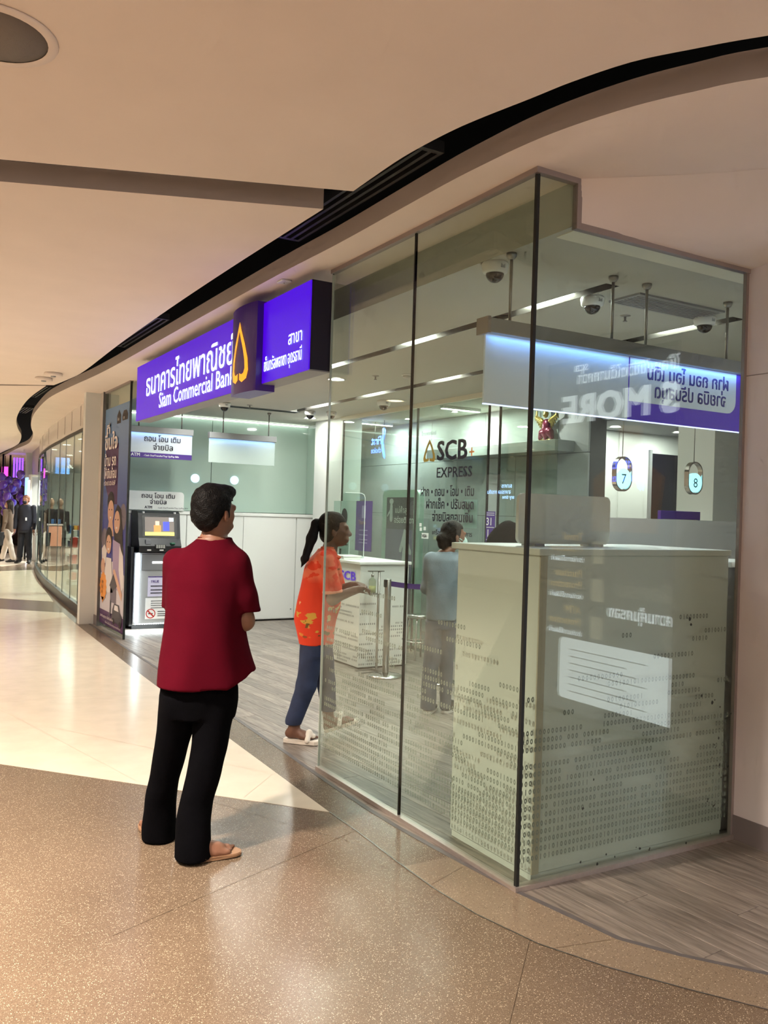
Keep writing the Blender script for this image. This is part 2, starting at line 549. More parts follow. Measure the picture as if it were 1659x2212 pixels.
def strip_line(name, pts, w, z, m, parent):
    vs = []; fs = []
    for i, (x, y) in enumerate(pts):
        a = Vector(pts[max(i - 1, 0)]); b = Vector(pts[min(i + 1, len(pts) - 1)])
        t = (b - a).normalized(); n = Vector((-t.y, t.x)) * w / 2
        vs += [(x - n.x, y - n.y, z), (x + n.x, y + n.y, z)]
    for i in range(len(pts) - 1):
        fs.append((2 * i, 2 * i + 2, 2 * i + 3, 2 * i + 1))
    return link(name, meshdata(name, vs, fs), m, parent)
strip_line('brass_inlay', [p for p in BORDER if -1.2 < p[1] < 1.2], .006, .0056, M_STEEL, floor)
M_JOINT = mat('joint_line', (104, 88, 70), 0.6)
M_JOINTC = mat('pale_joint_line', (196, 182, 164), 0.5)
for a, b in (((-.31, .2), (-.06, .3)), ((-.29, .9), (-1.6, .36)), ((-.95, 1.95), (-.3, .62)), ((-.24, -.37), (-.9, -1.0)), ((-.9, -1.0), (-2.3, -.9)), ((-.2, -.45), (.05, -.5))):
    strip_line('joint', [a, b], .0025, .0052, M_JOINT, floor)
for a, b in (((-1.05, 2.1), (-1.6, 4.6)), ((-.28, 1.9), (-1.3, 3.6)), ((-1.6, 4.6), (-.22, 4.3)), ((-1.6, 4.6), (-2.2, 7.6)), ((-.2, 7.2), (-2.2, 7.6)), ((-.6, 1.6), (-.27, 1.95)), ((-2.1, 3.3), (-1.6, 4.6))):
    strip_line('joint', [a, b], .003, .0056, M_JOINTC, floor)

# grey wood floor of the bank: one object for each plank
wf = struct(box('floor_base', (-.4, -3.6, -.08), (9.0, 9.0, -.012), M_STRIP), 'grey wood plank floor of the bank')
wf.name = 'floor'
PW, PL, PA = .155, 1.22, math.radians(4.8)
pm = bpy.data.meshes.new('plank')
bm = bmesh.new(); bm_box(bm, (0.001, 0.001, -.010), (PW - .001, PL - .001, 0.0)); 
bmesh.ops.bevel(bm, geom=[e for e in bm.edges if all(v.co.z > -.001 for v in e.verts)], offset=.0012, segments=1, affect='EDGES')
bm.to_mesh(pm); bm.free(); pm.materials.append(M_WOOD)
ca, sa = math.cos(PA), math.sin(PA)
for i in range(-8, 40):
    off = (i * 0.37) % 1.0 * PL
    for j in range(-5, 9):
        u, v = i * PW, j * PL + off
        cx, cy = u + PW / 2, v + PL / 2
        x = cx * ca - cy * sa; y = cx * sa + cy * ca
        xs = polyline_x(STRIP, min(max(y, -4.3), 9.0))
        if y > 9.2 or y < -2.9: continue
        if x < xs - (.2 if y > .3 else .6): continue
        if y < -.3 and x > 2.6: continue
        if x > 3.15 - .0 and y > 0: continue
        if 1.45 < x and 0 < y < 1.6: continue
        if x > 1.9 and .5 < y < 2.4 and x - 1.9 > (y - .5) * .9: continue
        o = bpy.data.objects.new('plank', pm); COL.objects.link(o)
        o.location = (u * ca - v * sa, u * sa + v * ca, 0); o.rotation_euler = (0, 0, PA)
        put(o, wf)

# ------------------------------------------------------------------ ceilings
HC, HB = 3.07, 2.87
BANKE = [(3.2, -4.6), (1.5, -2.55), (.55, -1.5), (.13, -1.0), (.01, -.8), (-.08, -.61), (-.15, -.38), (-.19, -.16), (-.21, .1), (-.22, .36), (-.22, .8),
         (-.22, 1.45), (-.24, 2.2), (-.25, 3.87), (-.25, 5.0), (-.25, 6.46), (-.27, 7.48), (-.32, 8.58), (-.35, 9.74), (-.32, 10.65), (-.23, 11.95), (-.14, 12.94),
         (.03, 14.34), (.2, 15.49), (.44, 16.93), (.68, 18.83), (.83, 20.65), (.87, 22.99), (1.06, 28.3), (1.3, 40)]
def smooth_curve(pts, n=4):
    out = []
    P = [Vector(p) for p in pts]
    for i in range(len(P) - 1):
        p0 = P[max(i - 1, 0)]; p1 = P[i]; p2 = P[i + 1]; p3 = P[min(i + 2, len(P) - 1)]
        for k in range(n):
            t = k / n
            q = .5 * ((2 * p1) + (p2 - p0) * t + (2 * p0 - 5 * p1 + 4 * p2 - p3) * t * t + (3 * p1 - p0 - 3 * p2 + p3) * t ** 3)
            out.append((q.x, q.y))
    out.append(tuple(pts[-1]))
    return out
A_E = [(2.9, -4.9), (1.2, -2.85), (.3, -1.62), (-.08, -1.16), (-.21, -.98), (-.31, -.82), (-.38, -.62), (-.42, -.45), (-.47, -.25), (-.5, -.1), (-.52, .08), (-.53, .3), (-.52, .69)]
B_E = [(-.53, .98), (-.54, 2.02), (-.54, 2.95), (-.53, 3.89), (-.5, 5.36), (-.44, 7.15), (-.46, 7.87), (-.52, 8.61)]
C_E = [(-.59, 8.74), (-.57, 10.33), (-.45, 12.16), (-.28, 13.89), (-.02, 15.74), (.29, 17.57), (.53, 19.59), (.67, 21.5), (.76, 25.7), (1.0, 40)]
pa = smooth_curve(A_E) + [(-1.96, 1.25), (-9, 3.95), (-9, -9), (2.9, -9)]
pb = smooth_curve(B_E) + [(-1.09, 9.02), (-9, 14.3), (-9, 4.3), (-1.93, 1.53)]
pc = smooth_curve(C_E) + [(1.0, 58), (-9, 58), (-9, 14.45), (-1.08, 9.15)]
M_FASC = mat('edge_shade', (188, 176, 168), .8, noise=.02, nscale=3)  # ceiling paint with the shade of the slab sides put into its colour
def fascia_shade(o):
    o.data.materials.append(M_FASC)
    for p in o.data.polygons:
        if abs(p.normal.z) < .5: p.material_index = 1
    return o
for k, (p, lab) in enumerate(((pa, 'broad warm white concourse ceiling panel with round speaker and pointed corner'), (pb, 'white ceiling panel with front edge toned as in shade beside the purple sign'),
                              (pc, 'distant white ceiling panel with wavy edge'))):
    fascia_shade(struct(prism('ceiling', p, HC, HC + .10, M_PAINT), lab))
be = smooth_curve(BANKE)
strip_in = [(1.3, 40), (3.0, 40), (2.6, 28), (2.0, 21.5), (1.4, 17.0), (.75, 11), (.6, 9.3), (.225, 9.0), (.225, 0.0)]
T_CURVE = [(.225, -.012), (.5, -.25), (.8, -.55), (1.1, -.95), (1.45, -1.5), (2.4, -2.6)]
fascia_shade(struct(prism('ceiling', be + strip_in[1:] + [(.225, -.012), (.75, -.12), (1.25, -.40), (1.9, -1.1), (2.6, -2.3), (3.3, -4.55)], HC, HC + .10, M_PAINT), 'curved white bulkhead ceiling above the glass corner'))
# soffit that dips from the bulkhead down to the head of the low side glass
n = 24
def tc_at(s):
    q = smooth_curve(T_CURVE, 6); i = s * (len(q) - 1); k = min(int(i), len(q) - 2); t = i - k
    return (q[k][0] * (1 - t) + q[k + 1][0] * t, q[k][1] * (1 - t) + q[k + 1][1] * t)
vs = []; fs = []
for i in range(n + 1):
    s = i / n
    tx, ty = tc_at(s)
    bx, by = .225 + s * 2.2, -.012 - max(0, s - .55) * 1.6
    for j in range(9):
        t = j / 8
        e_ = t * t * (3 - 2 * t); vs.append((tx + (bx - tx) * t, ty + (by - ty) * t, HC - .0005 - (HC - HB) * (t + (e_ - t) * min(1, 3 * s))))
for i in range(n):
    for j in range(8):
        a = i * 9 + j
        fs.append((a, a + 1, a + 10, a + 9))
o = link('ceiling', meshdata('ceiling', vs, fs), M_PAINT, None, smooth=True)
struct(o, 'smooth plaster soffit dipping towards the side glass')
struct(box('ceiling', (-9.2, -9.2, HC + .75), (9.2, 60, HC + .8), M_BLACK), 'black plenum above the ceiling slots')

# bank ceiling with two light slots
T1 = (1.0, 1.10, .6, 7.6); T2 = (2.16, 2.28, .69, 7.4)
cl = []
cl.append(((.225, .012, HB), (T1[0], 9.0, HB + .2)))
cl.append(((T1[0], .012, HB), (T1[1], T1[2], HB + .2))); cl.append(((T1[0], T1[3], HB), (T1[1], 9.0, HB + .2)))
cl.append(((T1[1], .012, HB), (T2[0], 9.0, HB + .2)))
cl.append(((T2[0], .012, HB), (T2[1], T2[2], HB + .2))); cl.append(((T2[0], T2[3], HB), (T2[1], 9.0, HB + .2)))
cl.append(((T2[1], .012, HB), (8.0, 9.0, HB + .2)))
bc = struct(boxes('ceiling', cl, M_BCEIL), 'pale grey bank ceiling with two dark light slots')
# soffit strip along the side glass, a lit recess's glow put into its colour
box('soffit_strip', (.26, .02, HB - .004), (1.9, .17, HB), mat('soffit_lit_tone', (244, 240, 222), .7), bc)

# side walls outside and inside
wr = struct(box('wall_right', (1.385, -.42, .12), (2.3, -.0, HB + .01), M_PINK), 'pinkish white wall panel beside the side glass')
box('panel_joint', (1.383, -.42, 2.33), (1.386, 0, 2.334), M_TRIM, wr)
struct(box('baseboard_right', (1.378, -.43, 0), (2.31, 0, .12), mat('grey_skirting', (128, 118, 118), .5)), 'grey skirting under the pinkish wall')

# ------------------------------------------------------------------ the glass corner
def digits(name, plane, a0, a1, zt, zb, parent, seed, off, dens=1.0, m=None, sz=.0125, pitch=.0235, row=.036, dirn=1):
    """frosted binary digits; plane 'x' or 'y' gives the axis held at off"""
    r = random.Random(seed); vs = []; fs = []
    def P(a, z): return (off, a, z) if plane == 'x' else (a, off, z)
    z = zb
    while z < zt:
        t = (z - zb) / (zt - zb)
        p = (1 - t) ** 1.15 * 1.15 * dens
        a = a0
        while a < a1 - .02:
            run = r.randint(3, 14)
            if r.random() < p:
                for k in range(run):
                    if a > a1 - .02: break
                    o = len(vs)
                    if r.random() < .86:
                        for q in range(8):
                            c, s = math.cos(q * math.pi / 4), math.sin(q * math.pi / 4)
                            vs.append(P(a + c * sz * .62, z + s * sz)); vs.append(P(a + c * sz * .2, z + s * sz * .45))
                        for q in range(8):
                            fs.append((o + 2 * q, o + (2 * q + 2) % 16, o + (2 * q + 3) % 16, o + 2 * q + 1))
                    else:
                        vs += [P(a - sz * .2, z - sz), P(a + sz * .2, z - sz), P(a + sz * .2, z + sz), P(a - sz * .2, z + sz)]
                        fs.append((o, o + 1, o + 2, o + 3))
                    a += pitch
            else:
                a += pitch * run * .8
            a += pitch * (0 if p > .95 else r.choice((0, 1, 1)))
        z += row
    ob = link(name, meshdata(name, vs, fs), m or M_FILM, parent)
    ob['kind'] = 'stuff'
    return ob

def glasspane(name, poly, axis, off, th, label):
    o = prism(name, poly, off - th / 2, off + th / 2, M_GLASS, None, axis)
    # dark green edges on the thin sides
    o.data.materials.append(M_EDGE)
    for p in o.data.polygons:
        nrm = p.normal
        if abs({'x': nrm.x, 'y': nrm.y}[axis]) < .5: p.material_index = 1
    return struct(o, label)
w1 = glasspane('window_1', [(.008, .02), (.952, .02), (.952, 3.055), (.008, 3.055)], 'x', 0.0, .012, 'tall front glass pane meeting the glass corner')
w2 = glasspane('window_2', [(.962, .02), (1.905, .02), (1.905, 3.055), (.962, 3.055)], 'x', 0.0, .012, 'tall front glass pane beside the open entrance')
w3 = glasspane('window_3', [(.008, .02), (1.37, .02), (1.37, 2.855), (.218, 2.855), (.218, 3.055), (.008, 3.055)], 'y', 0.0, .012, 'stepped side glass pane in front of the counter')
digits('digit_film', 'x', .02, .945, 1.2, .16, w1, 1, .009, 1.0)
digits('digit_film', 'x', .97, 1.895, 1.2, .16, w2, 2, .009, 1.0)
digits('digit_film', 'y', .02, 1.36, 1.16, .12, w3, 3, .009, 1.0)
box('base_channel', (-.02, -.02, 0), (.02, .957, .022), M_ALU, w1)
box('base_channel', (-.02, .957, 0), (.02, 1.91, .022), M_ALU, w2)
box('base_channel', (.02, -.02, 0), (1.38, .02, .022), M_ALU, w3)
box('head_channel', (-.016, -.016, 3.046), (.016, .957, 3.072), M_TRIM, w1)
box('head_channel', (-.016, .957, 3.046), (.016, 1.912, 3.072), M_TRIM, w2)
boxes('head_channel', [((.016, -.016, 3.046), (.24, .016, 3.072)), ((.214, -.016, 2.85), (.24, .016, 3.046)), ((.24, -.016, 2.85), (1.385, .016, 2.878)),
                       ((1.366, -.008, .02), (1.385, .012, 2.86))], M_TRIM, w3)
box('corner_seal', (-.008, -.008, .02), (.008, .008, 3.04), M_SIL, w1)
box('joint_seal', (-.0065, .952, .02), (.0065, .962, 3.04), M_SIL, w2)
box('edge_strip', (-.007, 1.903, .02), (.007, 1.908, 3.04), mat('bright_edge', (196, 206, 200), .2, .3), w2)

# dark stains on the side glass near its foot
r_ = random.Random(5); bm = bmesh.new()
for k in range(46):
    if k < 30: a, z, s_ = r_.gauss(1.26, .06), r_.gauss(.42, .17), r_.uniform(.002, .008)
    elif k < 40: a, z, s_ = r_.uniform(.3, 1.34), r_.gauss(.045, .012), r_.uniform(.003, .009)
    else: a, z, s_ = ((1.02, 1.12), (1.03, 1.09), (1.12, .74), (1.2, .70), (.42, .42), (.36, .3))[k - 40] + (r_.uniform(.006, .012),)
    if not (.03 < a < 1.35 and .03 < z < 1.2): continue
    bm.faces.new([bm.verts.new((a + s_ * r_.uniform(.5, 1.1) * math.cos(q * math.pi / 3), -.0075, z + s_ * r_.uniform(.6, 1.4) * math.sin(q * math.pi / 3))) for q in range(6)])
o = bmobj('stain', bm, mat('stain_dark', (60, 64, 60), .9), w3); o['kind'] = 'stuff'

# ------------------------------------------------------------------ bank walls
wb = struct(box('wall_back', (-.05, 8.99, 0), (3.3, 9.12, 3.07), M_WHITE), 'pale back wall of the bank entrance hall')
for x0, x1 in ((.15, 1.68), (1.69, 3.2)):
    box('glass_panel', (x0, 8.965, 1.545), (x1, 8.985, HB - .04), M_GREENG, wb)
boxes('cove_light', [((.25, 8.90, HB - .03), (3.15, 8.93, HB - .015))], emis('cove_lamp', (235, 250, 240), 2), wb)
wret = struct(box('wall_far', (3.19, 8.35, 0), (3.3, 9.0, HB), M_WHITE), 'narrow green glass return wall beside the back wall')
box('glass_panel', (3.175, 8.36, 1.545), (3.188, 8.96, HB - .04), M_GREENG, wret)
struct(box('wall_pillar', (3.0, 7.5, 0), (3.3, 8.34, HB), M_WHITE), 'white pillar beside the lounge glass')
# grey stone wall with the emblem, each panel its own piece
ws = struct(box('wall_stone', (4.075, 3.9, 0), (4.3, 9.0, HB), M_STRIP), 'grey stone panelled wall behind the lounge')
for j, (z0, z1) in enumerate(((0, .8), (.8, 1.6), (1.6, 2.3), (2.3, HB))):
    y = 3.9 - (.6 if j % 2 else 0)
    while y < 9:
        a, b = max(y, 3.9), min(y + 1.2, 9.0)
        if b - a > .05:
            box('stone_panel', (4.05, a + .003, z0 + .003), (4.077, b - .003, z1 - .003), M_STONE, ws)
        y += 1.2
box('ledge', (3.78, 4.12, 2.31), (4.05, 6.6, 2.43), M_STONE, ws, .004)
# far teller room
wt = struct(box('wall_teller', (4.3, 4.6, 0), (7.2, 4.7, 2.65), M_WHITE), 'white panelled wall of the teller room')
for x0 in (4.32, 4.75, 5.2):
    box('wall_panel', (x0, 4.588, .02), (x0 + .42, 4.602, 2.64), M_WHITE, wt)
for x0, x1 in ((6.26, 6.5), (6.51, 6.7), (6.71, 7.2)):
    box('wall_panel', (x0, 4.588, .02), (x1, 4.602, 2.64), M_WHITE, wt)
dr = struct(box('door_1', (5.74, 4.575, 0), (6.25, 4.6, 2.42), mat('dark_door_glass', (22, 20, 28), .08)), 'dark glazed door in the teller room')
box('door_frame', (5.70, 4.57, 0), (5.738, 4.6, 2.46), M_GREYM, dr)
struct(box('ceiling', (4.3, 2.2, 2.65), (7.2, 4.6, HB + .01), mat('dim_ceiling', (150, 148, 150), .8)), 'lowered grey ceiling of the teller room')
struct(box('wall_column', (3.91, 2.2, 0), (5.2, 2.6, HB), M_WHITE), 'plain white column at the end of the teller room')
struct(box('wall_side', (7.2, 2.2, 0), (7.3, 4.7, HB), M_WHITE), 'white end wall of the teller room')
struct(box('wall_near', (1.42, .0, 0), (8.0, .04, HB), M_PINK), 'inner wall behind the pinkish pillar')
struct(box('wall_end', (7.9, 0, 0), (8.0, 9, HB), M_WHITE), 'end wall deep in the bank')
struct(box('wall_low', (1.75, 1.48, 0), (3.9, 1.54, 1.605), mat('screen_grey', (206, 208, 206), .5)), 'low pale screen wall in front of the tellers')

# ------------------------------------------------------------------ lamps
def slot_light(x, y, w, label, ln=.42, p=8):
    t = thing('slot_light', label, 'light', (x, y, HB + .02), 0, 'lights recessed in the ceiling slots')
    box('housing', (x - w / 2, y - ln / 2 - .03, HB + .085), (x + w / 2, y + ln / 2 + .03, HB + .10), M_DARK, t)
    box('lamp_strip', (x - w / 2 + .01, y - ln / 2, HB + .07), (x + w / 2 - .01, y + ln / 2, HB + .085), M_LEDW, t)
    area_light('slot_lamp', (x, y, HB + .06), w * .8, p, COOL, t, sizey=ln)
for sl, lab in ((T1, 'front'), (T2, 'rear')):
    sx = (sl[0] + sl[1]) / 2
    box('slot_side', (sl[0], sl[2], HB), (sl[0] + .004, sl[3], HB + .10), mat('channel_metal', (70, 68, 64), .25, .8), bc)
    box('slot_side', (sl[1] - .004, sl[2], HB), (sl[1], sl[3], HB + .10), MATS['channel_metal'], bc)
    box('slot_top', (sl[0], sl[2], HB + .10), (sl[1], sl[3], HB + .14), M_DARK, bc)
for y in (1.25, 2.75, 4.25, 5.9, 7.2):
    slot_light(1.05, y, .085, 'bright lamp set in the front ceiling slot of the bank')
for y in (1.25, 2.7, 4.1, 5.55, 6.9):
    slot_light(2.22, y, .10, 'bright lamp set in the rear ceiling slot of the bank')

def downlight(x, y, z, label, group, r=.075, p=7, col=COOL, lens=None):
    t = thing('downlight', label, 'light', (x, y, z), 0, group)
    lathe('ring', [(r, -.001), (r + .016, -.003), (r + .018, -.008), (r, -.008)], (x, y, z), M_WHITE, t, cap=False)
    lathe('lens', [(r - .001, 0), (r - .001, -.005), (0, -.005)], (x, y, z), lens or M_LEDW, t)
    if p: area_light('downlight_lamp', (x, y, z - .012), r * 1.8, p, col, t)
    return t
for x, y in ((1.40, 4.58), (1.44, 1.90), (.62, 6.6), (2.65, 3.4), (2.7, 7.9)):
    downlight(x, y, HB, 'round white downlight in the bank ceiling', 'downlights in the bank ceiling')
for x, y in ((4.78, 4.25), (5.7, 4.15), (5.2, 3.0)):
    downlight(x, y, 2.65, 'round downlight in the teller room ceiling', 'downlights in the teller room', p=7, r=.06)
def linear_light(x0, x1, y, label):
    t = thing('linear_light', label, 'light', (x0, y, HB))
    box('body', (x0, y - .03, HB - .035), (x1, y + .03, HB), M_WHITE, t, .004)
    box('diffuser', (x0 + .01, y - .022, HB - .042), (x1 - .01, y + .022, HB - .034), M_LEDW, t)
    area_light('linear_lamp', ((x0 + x1) / 2, y, HB - .05), x1 - x0, 15, COOL, t, sizey=.04)
linear_light(3.25, 3.8, 5.5, 'linear ceiling light above the emblem end of the lounge')
linear_light(3.2, 3.9, 7.7, 'linear ceiling light near the white pillar in the lounge')
# spots washing the stone wall
for y, p_ in ((4.6, 4), (5.9, 9), (7.0, 9)):
    downlight(3.72, y, HB, 'small spot washing the grey stone wall', 'spots washing the stone wall', r=.04, p=p_)

# ------------------------------------------------------------------ ceiling devices
def dome_camera(x, y, z, label, s=1.0):
    t = thing('dome_camera', label, 'security camera', (x, y, z), 0, 'security cameras on the bank ceiling')
    lathe('housing', [(.062 * s, 0), (.066 * s, -.012 * s), (.06 * s, -.045 * s), (.046 * s, -.052 * s), (0, -.052 * s)], (x, y, z), M_WHITE, t)
    lathe('dome', [(.045 * s * math.cos(a), -.05 * s - .045 * s * math.sin(a)) for a in np.linspace(0, 1.5, 7)], (x, y, z), mat('smoked_dome', (18, 18, 20), .08), t)
    box('lens_plate', (x - .012 * s, y - .064 * s, z - .035 * s), (x + .012 * s, y - .058 * s, z - .012 * s), mat('sticker', (170, 172, 174), .5), t)
dome_camera(.29, .66, HB, 'white dome security camera with sticker near the glass corner', 1.05)
dome_camera(1.15, .86, HB, 'white dome security camera beside the air vent grille', 1.05)
dome_camera(2.04, .80, HB, 'white dome security camera at the inner wall end of the vent', 1.05)
dome_camera(1.21, 7.17, HB, 'dome security camera hanging beneath the purple sign end', 1.1)
dome_camera(2.36, 7.18, HB, 'dome security camera above the woman in orange', 1.1)
dome_camera(2.60, 7.05, HB, 'paler dome security camera close beside another by the white pillar', 1.0)
dome_camera(2.54, 5.62, HB, 'dome security camera above the lounge glass', 1.2)
def sprinkler(x, y, label):
    t = thing('sprinkler', label, 'sprinkler', (x, y, HB), 0, 'sprinkler heads on the bank ceiling')
    lathe('rose', [(.034, 0), (.034, -.004), (.012, -.008), (0, -.008)], (x, y, HB), M_STEEL, t, 14)
    lathe('stem', [(.008, -.006), (.006, -.03), (.014, -.034), (.014, -.038), (0, -.038)], (x, y, HB), M_STEEL, t, 10)
sprinkler(1.63, 1.07, 'sprinkler head beside the slatted air vent')
sprinkler(1.60, 4.17, 'sprinkler head between the two ceiling slots')
sprinkler(1.53, 7.16, 'sprinkler head beside the pole of the blank hanging panel')
def smoke_detector(x, y, z, label, r=.05):
    t = thing('smoke_detector', label, 'smoke detector', (x, y, z))
    lathe('base', [(r, 0), (r, -.012), (r * .92, -.014), (0, -.014)], (x, y, z), M_WHITE, t, 20)
    lathe('sensor', [(r * .8, -.014), (r * .7, -.035), (r * .3, -.042), (0, -.042)], (x, y, z), mat('detector_grey', (196, 194, 188), .5), t, 20)
smoke_detector(1.78, 3.9, HB, 'round smoke detector on the bank ceiling near the glass joint')
smoke_detector(2.9, 3.0, HB, 'round smoke detector above the uniformed woman')
# air vent with slats
vx0, vx1, vy0, vy1 = 1.28, 2.0, .62, .86
t = thing('air_vent', 'slatted air vent grille in the bank ceiling between dome cameras', 'vent', (vx0, vy0, HB))
boxes('frame', [((vx0, vy0, HB - .012), (vx1, vy0 + .02, HB)), ((vx0, vy1 - .02, HB - .012), (vx1, vy1, HB)), ((vx0, vy0 + .02, HB - .012), (vx0 + .02, vy1 - .02, HB)),
                ((vx1 - .02, vy0 + .02, HB - .012), (vx1, vy1 - .02, HB))], M_GREYM, t)
box('backing', (vx0 + .02, vy0 + .02, HB - .002), (vx1 - .02, vy1 - .02, HB), M_DARK, t)
for k in range(8):
    y = vy0 + .03 + k * .0245
    box('slat', (vx0 + .02, y, HB - .01), (vx1 - .02, y + .012, HB - .003), M_GREYM, t)
t = thing('air_vent', 'long dark linear air vent in the bank ceiling behind the sign', 'vent', (1.35, 7.4, HB))
box('frame', (1.3, 7.36, HB - .006), (2.3, 7.5, HB), M_GREYM, t)
for k in range(4): box('slat', (1.32, 7.375 + k * .03, HB - .01), (2.28, 7.39 + k * .03, HB - .005), M_DARK, t)

# ------------------------------------------------------------------ cabinets on the back wall
cabs = [(.42, 1.25, 'low white cabinet behind the cash machine'), (1.255, 2.885, 'wide low white cabinet between cash machine and woman in orange'), (2.89, 3.165, 'narrow low white cabinet by the white pillar')]
for x0, x1, lab in cabs:
    t = thing('cabinet', lab, 'cabinet', ((x0 + x1) / 2, 8.95, 0), 0, 'white cabinets along the back wall')
    box('body', (x0, 8.66, .02), (x1, 8.985, 1.49), M_WHITE, t)
    w = (x1 - x0)
    nd = 2 if w > 1.3 else 1
    for k in range(nd):
        a, b = x0 + w * k / nd, x0 + w * (k + 1) / nd
        d = box('door', (a + .004, 8.645, .03), (b - .004, 8.66, 1.485), M_WHITE, t, .002)
        lathe('lock', [(.009, -.004), (.009, .004), (0, .004)], (b - .05, 8.642, .16), M_DARK, d, 10)
tag(box('countertop', (.42, 8.63, 1.49), (3.17, 8.985, 1.535), M_WHITE, None, .006), 'long white ledge on top of the low cabinets', 'countertop')

# ------------------------------------------------------------------ cash machine
MB = mat('machine_black', (30, 31, 34), .4)
MS = mat('machine_silver', (172, 174, 176), .35, .4)
AT = thing('cash_machine', 'grey and black cash machine with glowing screen beside the tall poster', 'cash machine', (.75, 8.45, 0))
box('cabinet_body', (.47, 8.30, .06), (1.04, 8.62, .99), MS, AT, .008)
box('side_cladding', (.43, 8.32, .04), (.47, 8.62, 1.06), MB, AT, .006)
box('plinth', (.47, 8.33, 0), (1.03, 8.62, .06), MB, AT)
prism('head_unit', [(8.20, 1.0), (8.62, 1.0), (8.62, 1.53), (8.36, 1.53), (8.30, 1.5), (8.24, 1.18), (8.18, 1.08)], .50, 1.045, MB, AT, 'x')
# the sloping screen panel
def slope(y, z): return (y, z)
scr = prism('screen_bezel', [(8.292, 1.47), (8.24, 1.19), (8.25, 1.185), (8.302, 1.465)], .55, 1.0, mat('bezel', (12, 12, 14), .25), AT, 'x')
def on_slope(x0, x1, t0, t1, d, name, m, parent):
    p = lambda t, e: (8.24 + (8.292 - 8.24) * t - e * .98, 1.19 + (1.47 - 1.19) * t + e * .18)
    a0, a1 = p(t0, d), p(t1, d); b0, b1 = p(t0, d - .003), p(t1, d - .003)
    return prism(name, [a0, a1, b1, b0], x0, x1, m, parent, 'x')
on_slope(.585, .965, .08, .93, .002, 'screen', emis('atm_screen', (92, 84, 78), .9), scr)
on_slope(.585, .965, .08, .24, .004, 'screen_bar', emis('atm_bar', (226, 206, 92), 1.0), scr)
on_slope(.70, .79, .25, .55, .004, 'screen_figure', emis('atm_orange', (214, 116, 60), 1.0), scr)
on_slope(.72, .77, .55, .74, .005, 'screen_face', emis('atm_face', (214, 168, 132), 1.0), scr)
on_slope(.82, .90, .3, .72, .004, 'screen_block', emis('atm_blue', (52, 60, 200), 1.1), scr)
on_slope(.90, .955, .74, .9, .004, 'screen_badge', emis('atm_badge', (176, 214, 236), 1.2), scr)
box('card_slot', (.58, 8.185, 1.10), (.65, 8.215, 1.16), mat('slot_grey', (120, 122, 126), .3), AT, .004)
kp = box('keypad', (.70, 8.17, 1.045), (.84, 8.24, 1.10), MB, AT, .004)
for a in range(4):
    for b in range(3):
        box('key', (.712 + a * .03, 8.166, 1.053 + b * .015), (.735 + a * .03, 8.172, 1.064 + b * .015), mat('key_grey', (176, 176, 170), .4), kp)
lathe('reader', [(.035, -.01), (.035, .012), (.02, .016), (0, .016)], (.93, 8.2, 1.11), mat('reader_green', (40, 92, 70), .4), AT, 18)
for x in (.57, .98):
    lathe('camera_eye', [(.017, -.012), (.017, .012), (0, .014)], (x, 8.31, 1.505), mat('eye_grey', (190, 190, 190), .2), AT, 14)
for x in (.6, .76, .92): box('indicator', (x, 8.175, 1.02), (x + .05, 8.19, 1.035), mat('indicator_white', (220, 220, 216), .4), AT)
box('tray', (.56, 8.285, .76), (1.0, 8.30, .97), mat('tray_grey', (140, 142, 146), .3, .5), AT, .004)
box('receipt_slot', (.70, 8.275, .85), (.90, 8.287, .875), emis('receipt_glow', (250, 250, 250), 1.2), AT)
box('side_lamp', (.505, 8.268, .09), (.535, 8.298, .985), emis('led_strip', (238, 250, 255), 5), AT, .008)
boxes('base_lamp', [((.5 + k * .03, 8.292, .062), (.515 + k * .03, 8.30, .072)) for k in range(16)], MATS['led_strip'], AT)
area_light('base_glow', (.62, 8.22, .07), .5, 2.0, (.9, 1, .97), AT, sizey=.06)
p = box('notice', (.655, 8.294, .42), (1.0, 8.299, .68), mat('notice_lilac', (206, 202, 226), .5), AT)
box('notice_border', (.655, 8.291, .67), (1.0, 8.297, .68), M_PURPLE, p)
for z in (.60,): text('TRUE', .045, M_PURPLE, p, (.69, 8.2925, z), NY, bold=.02)
for z in (.55, .50, .46): box('notice_line', (.69, 8.291, z), (.96, 8.294, z + .012), M_INK, p)
p = box('notice', (.63, 8.294, .13), (1.0, 8.299, .40), M_WHITEINK, AT)
for z in (.36, .33, .30, .27): box('notice_line', (.70, 8.291, z), (.94, 8.294, z + .006), M_INK, p)
def no_smoking(x, y, z, r, parent):
    bm = bmesh.new()
    n = 24; vs = []
    for k in range(n):
        a = 2 * math.pi * k / n
        vs.append((bm.verts.new((x + r * math.cos(a), y, z + r * math.sin(a))), bm.verts.new((x + r * .82 * math.cos(a), y, z + r * .82 * math.sin(a)))))
    for k in range(n):
        q = vs[(k + 1) % n]; bm.faces.new((vs[k][0], q[0], q[1], vs[k][1]))
    d = r * .62; w = r * .09
    bm.faces.new([bm.verts.new(c) for c in ((x - d - w, y, z + d - w), (x - d + w, y, z + d + w), (x + d + w, y, z - d + w), (x + d - w, y, z - d - w))])
    bmobj('no_smoking_mark', bm, mat('warning_red', (196, 40, 36), .5), parent)
    box('cigarette', (x - r * .5, y + .0005, z - r * .12), (x + r * .45, y + .001, z + r * .08), M_INK, parent)
no_smoking(.70, 8.2915, .20, .062, p)
for z in (.22, .19, .165): box('notice_line', (.79, 8.291, z), (.96, 8.294, z + .008), M_INK, p)
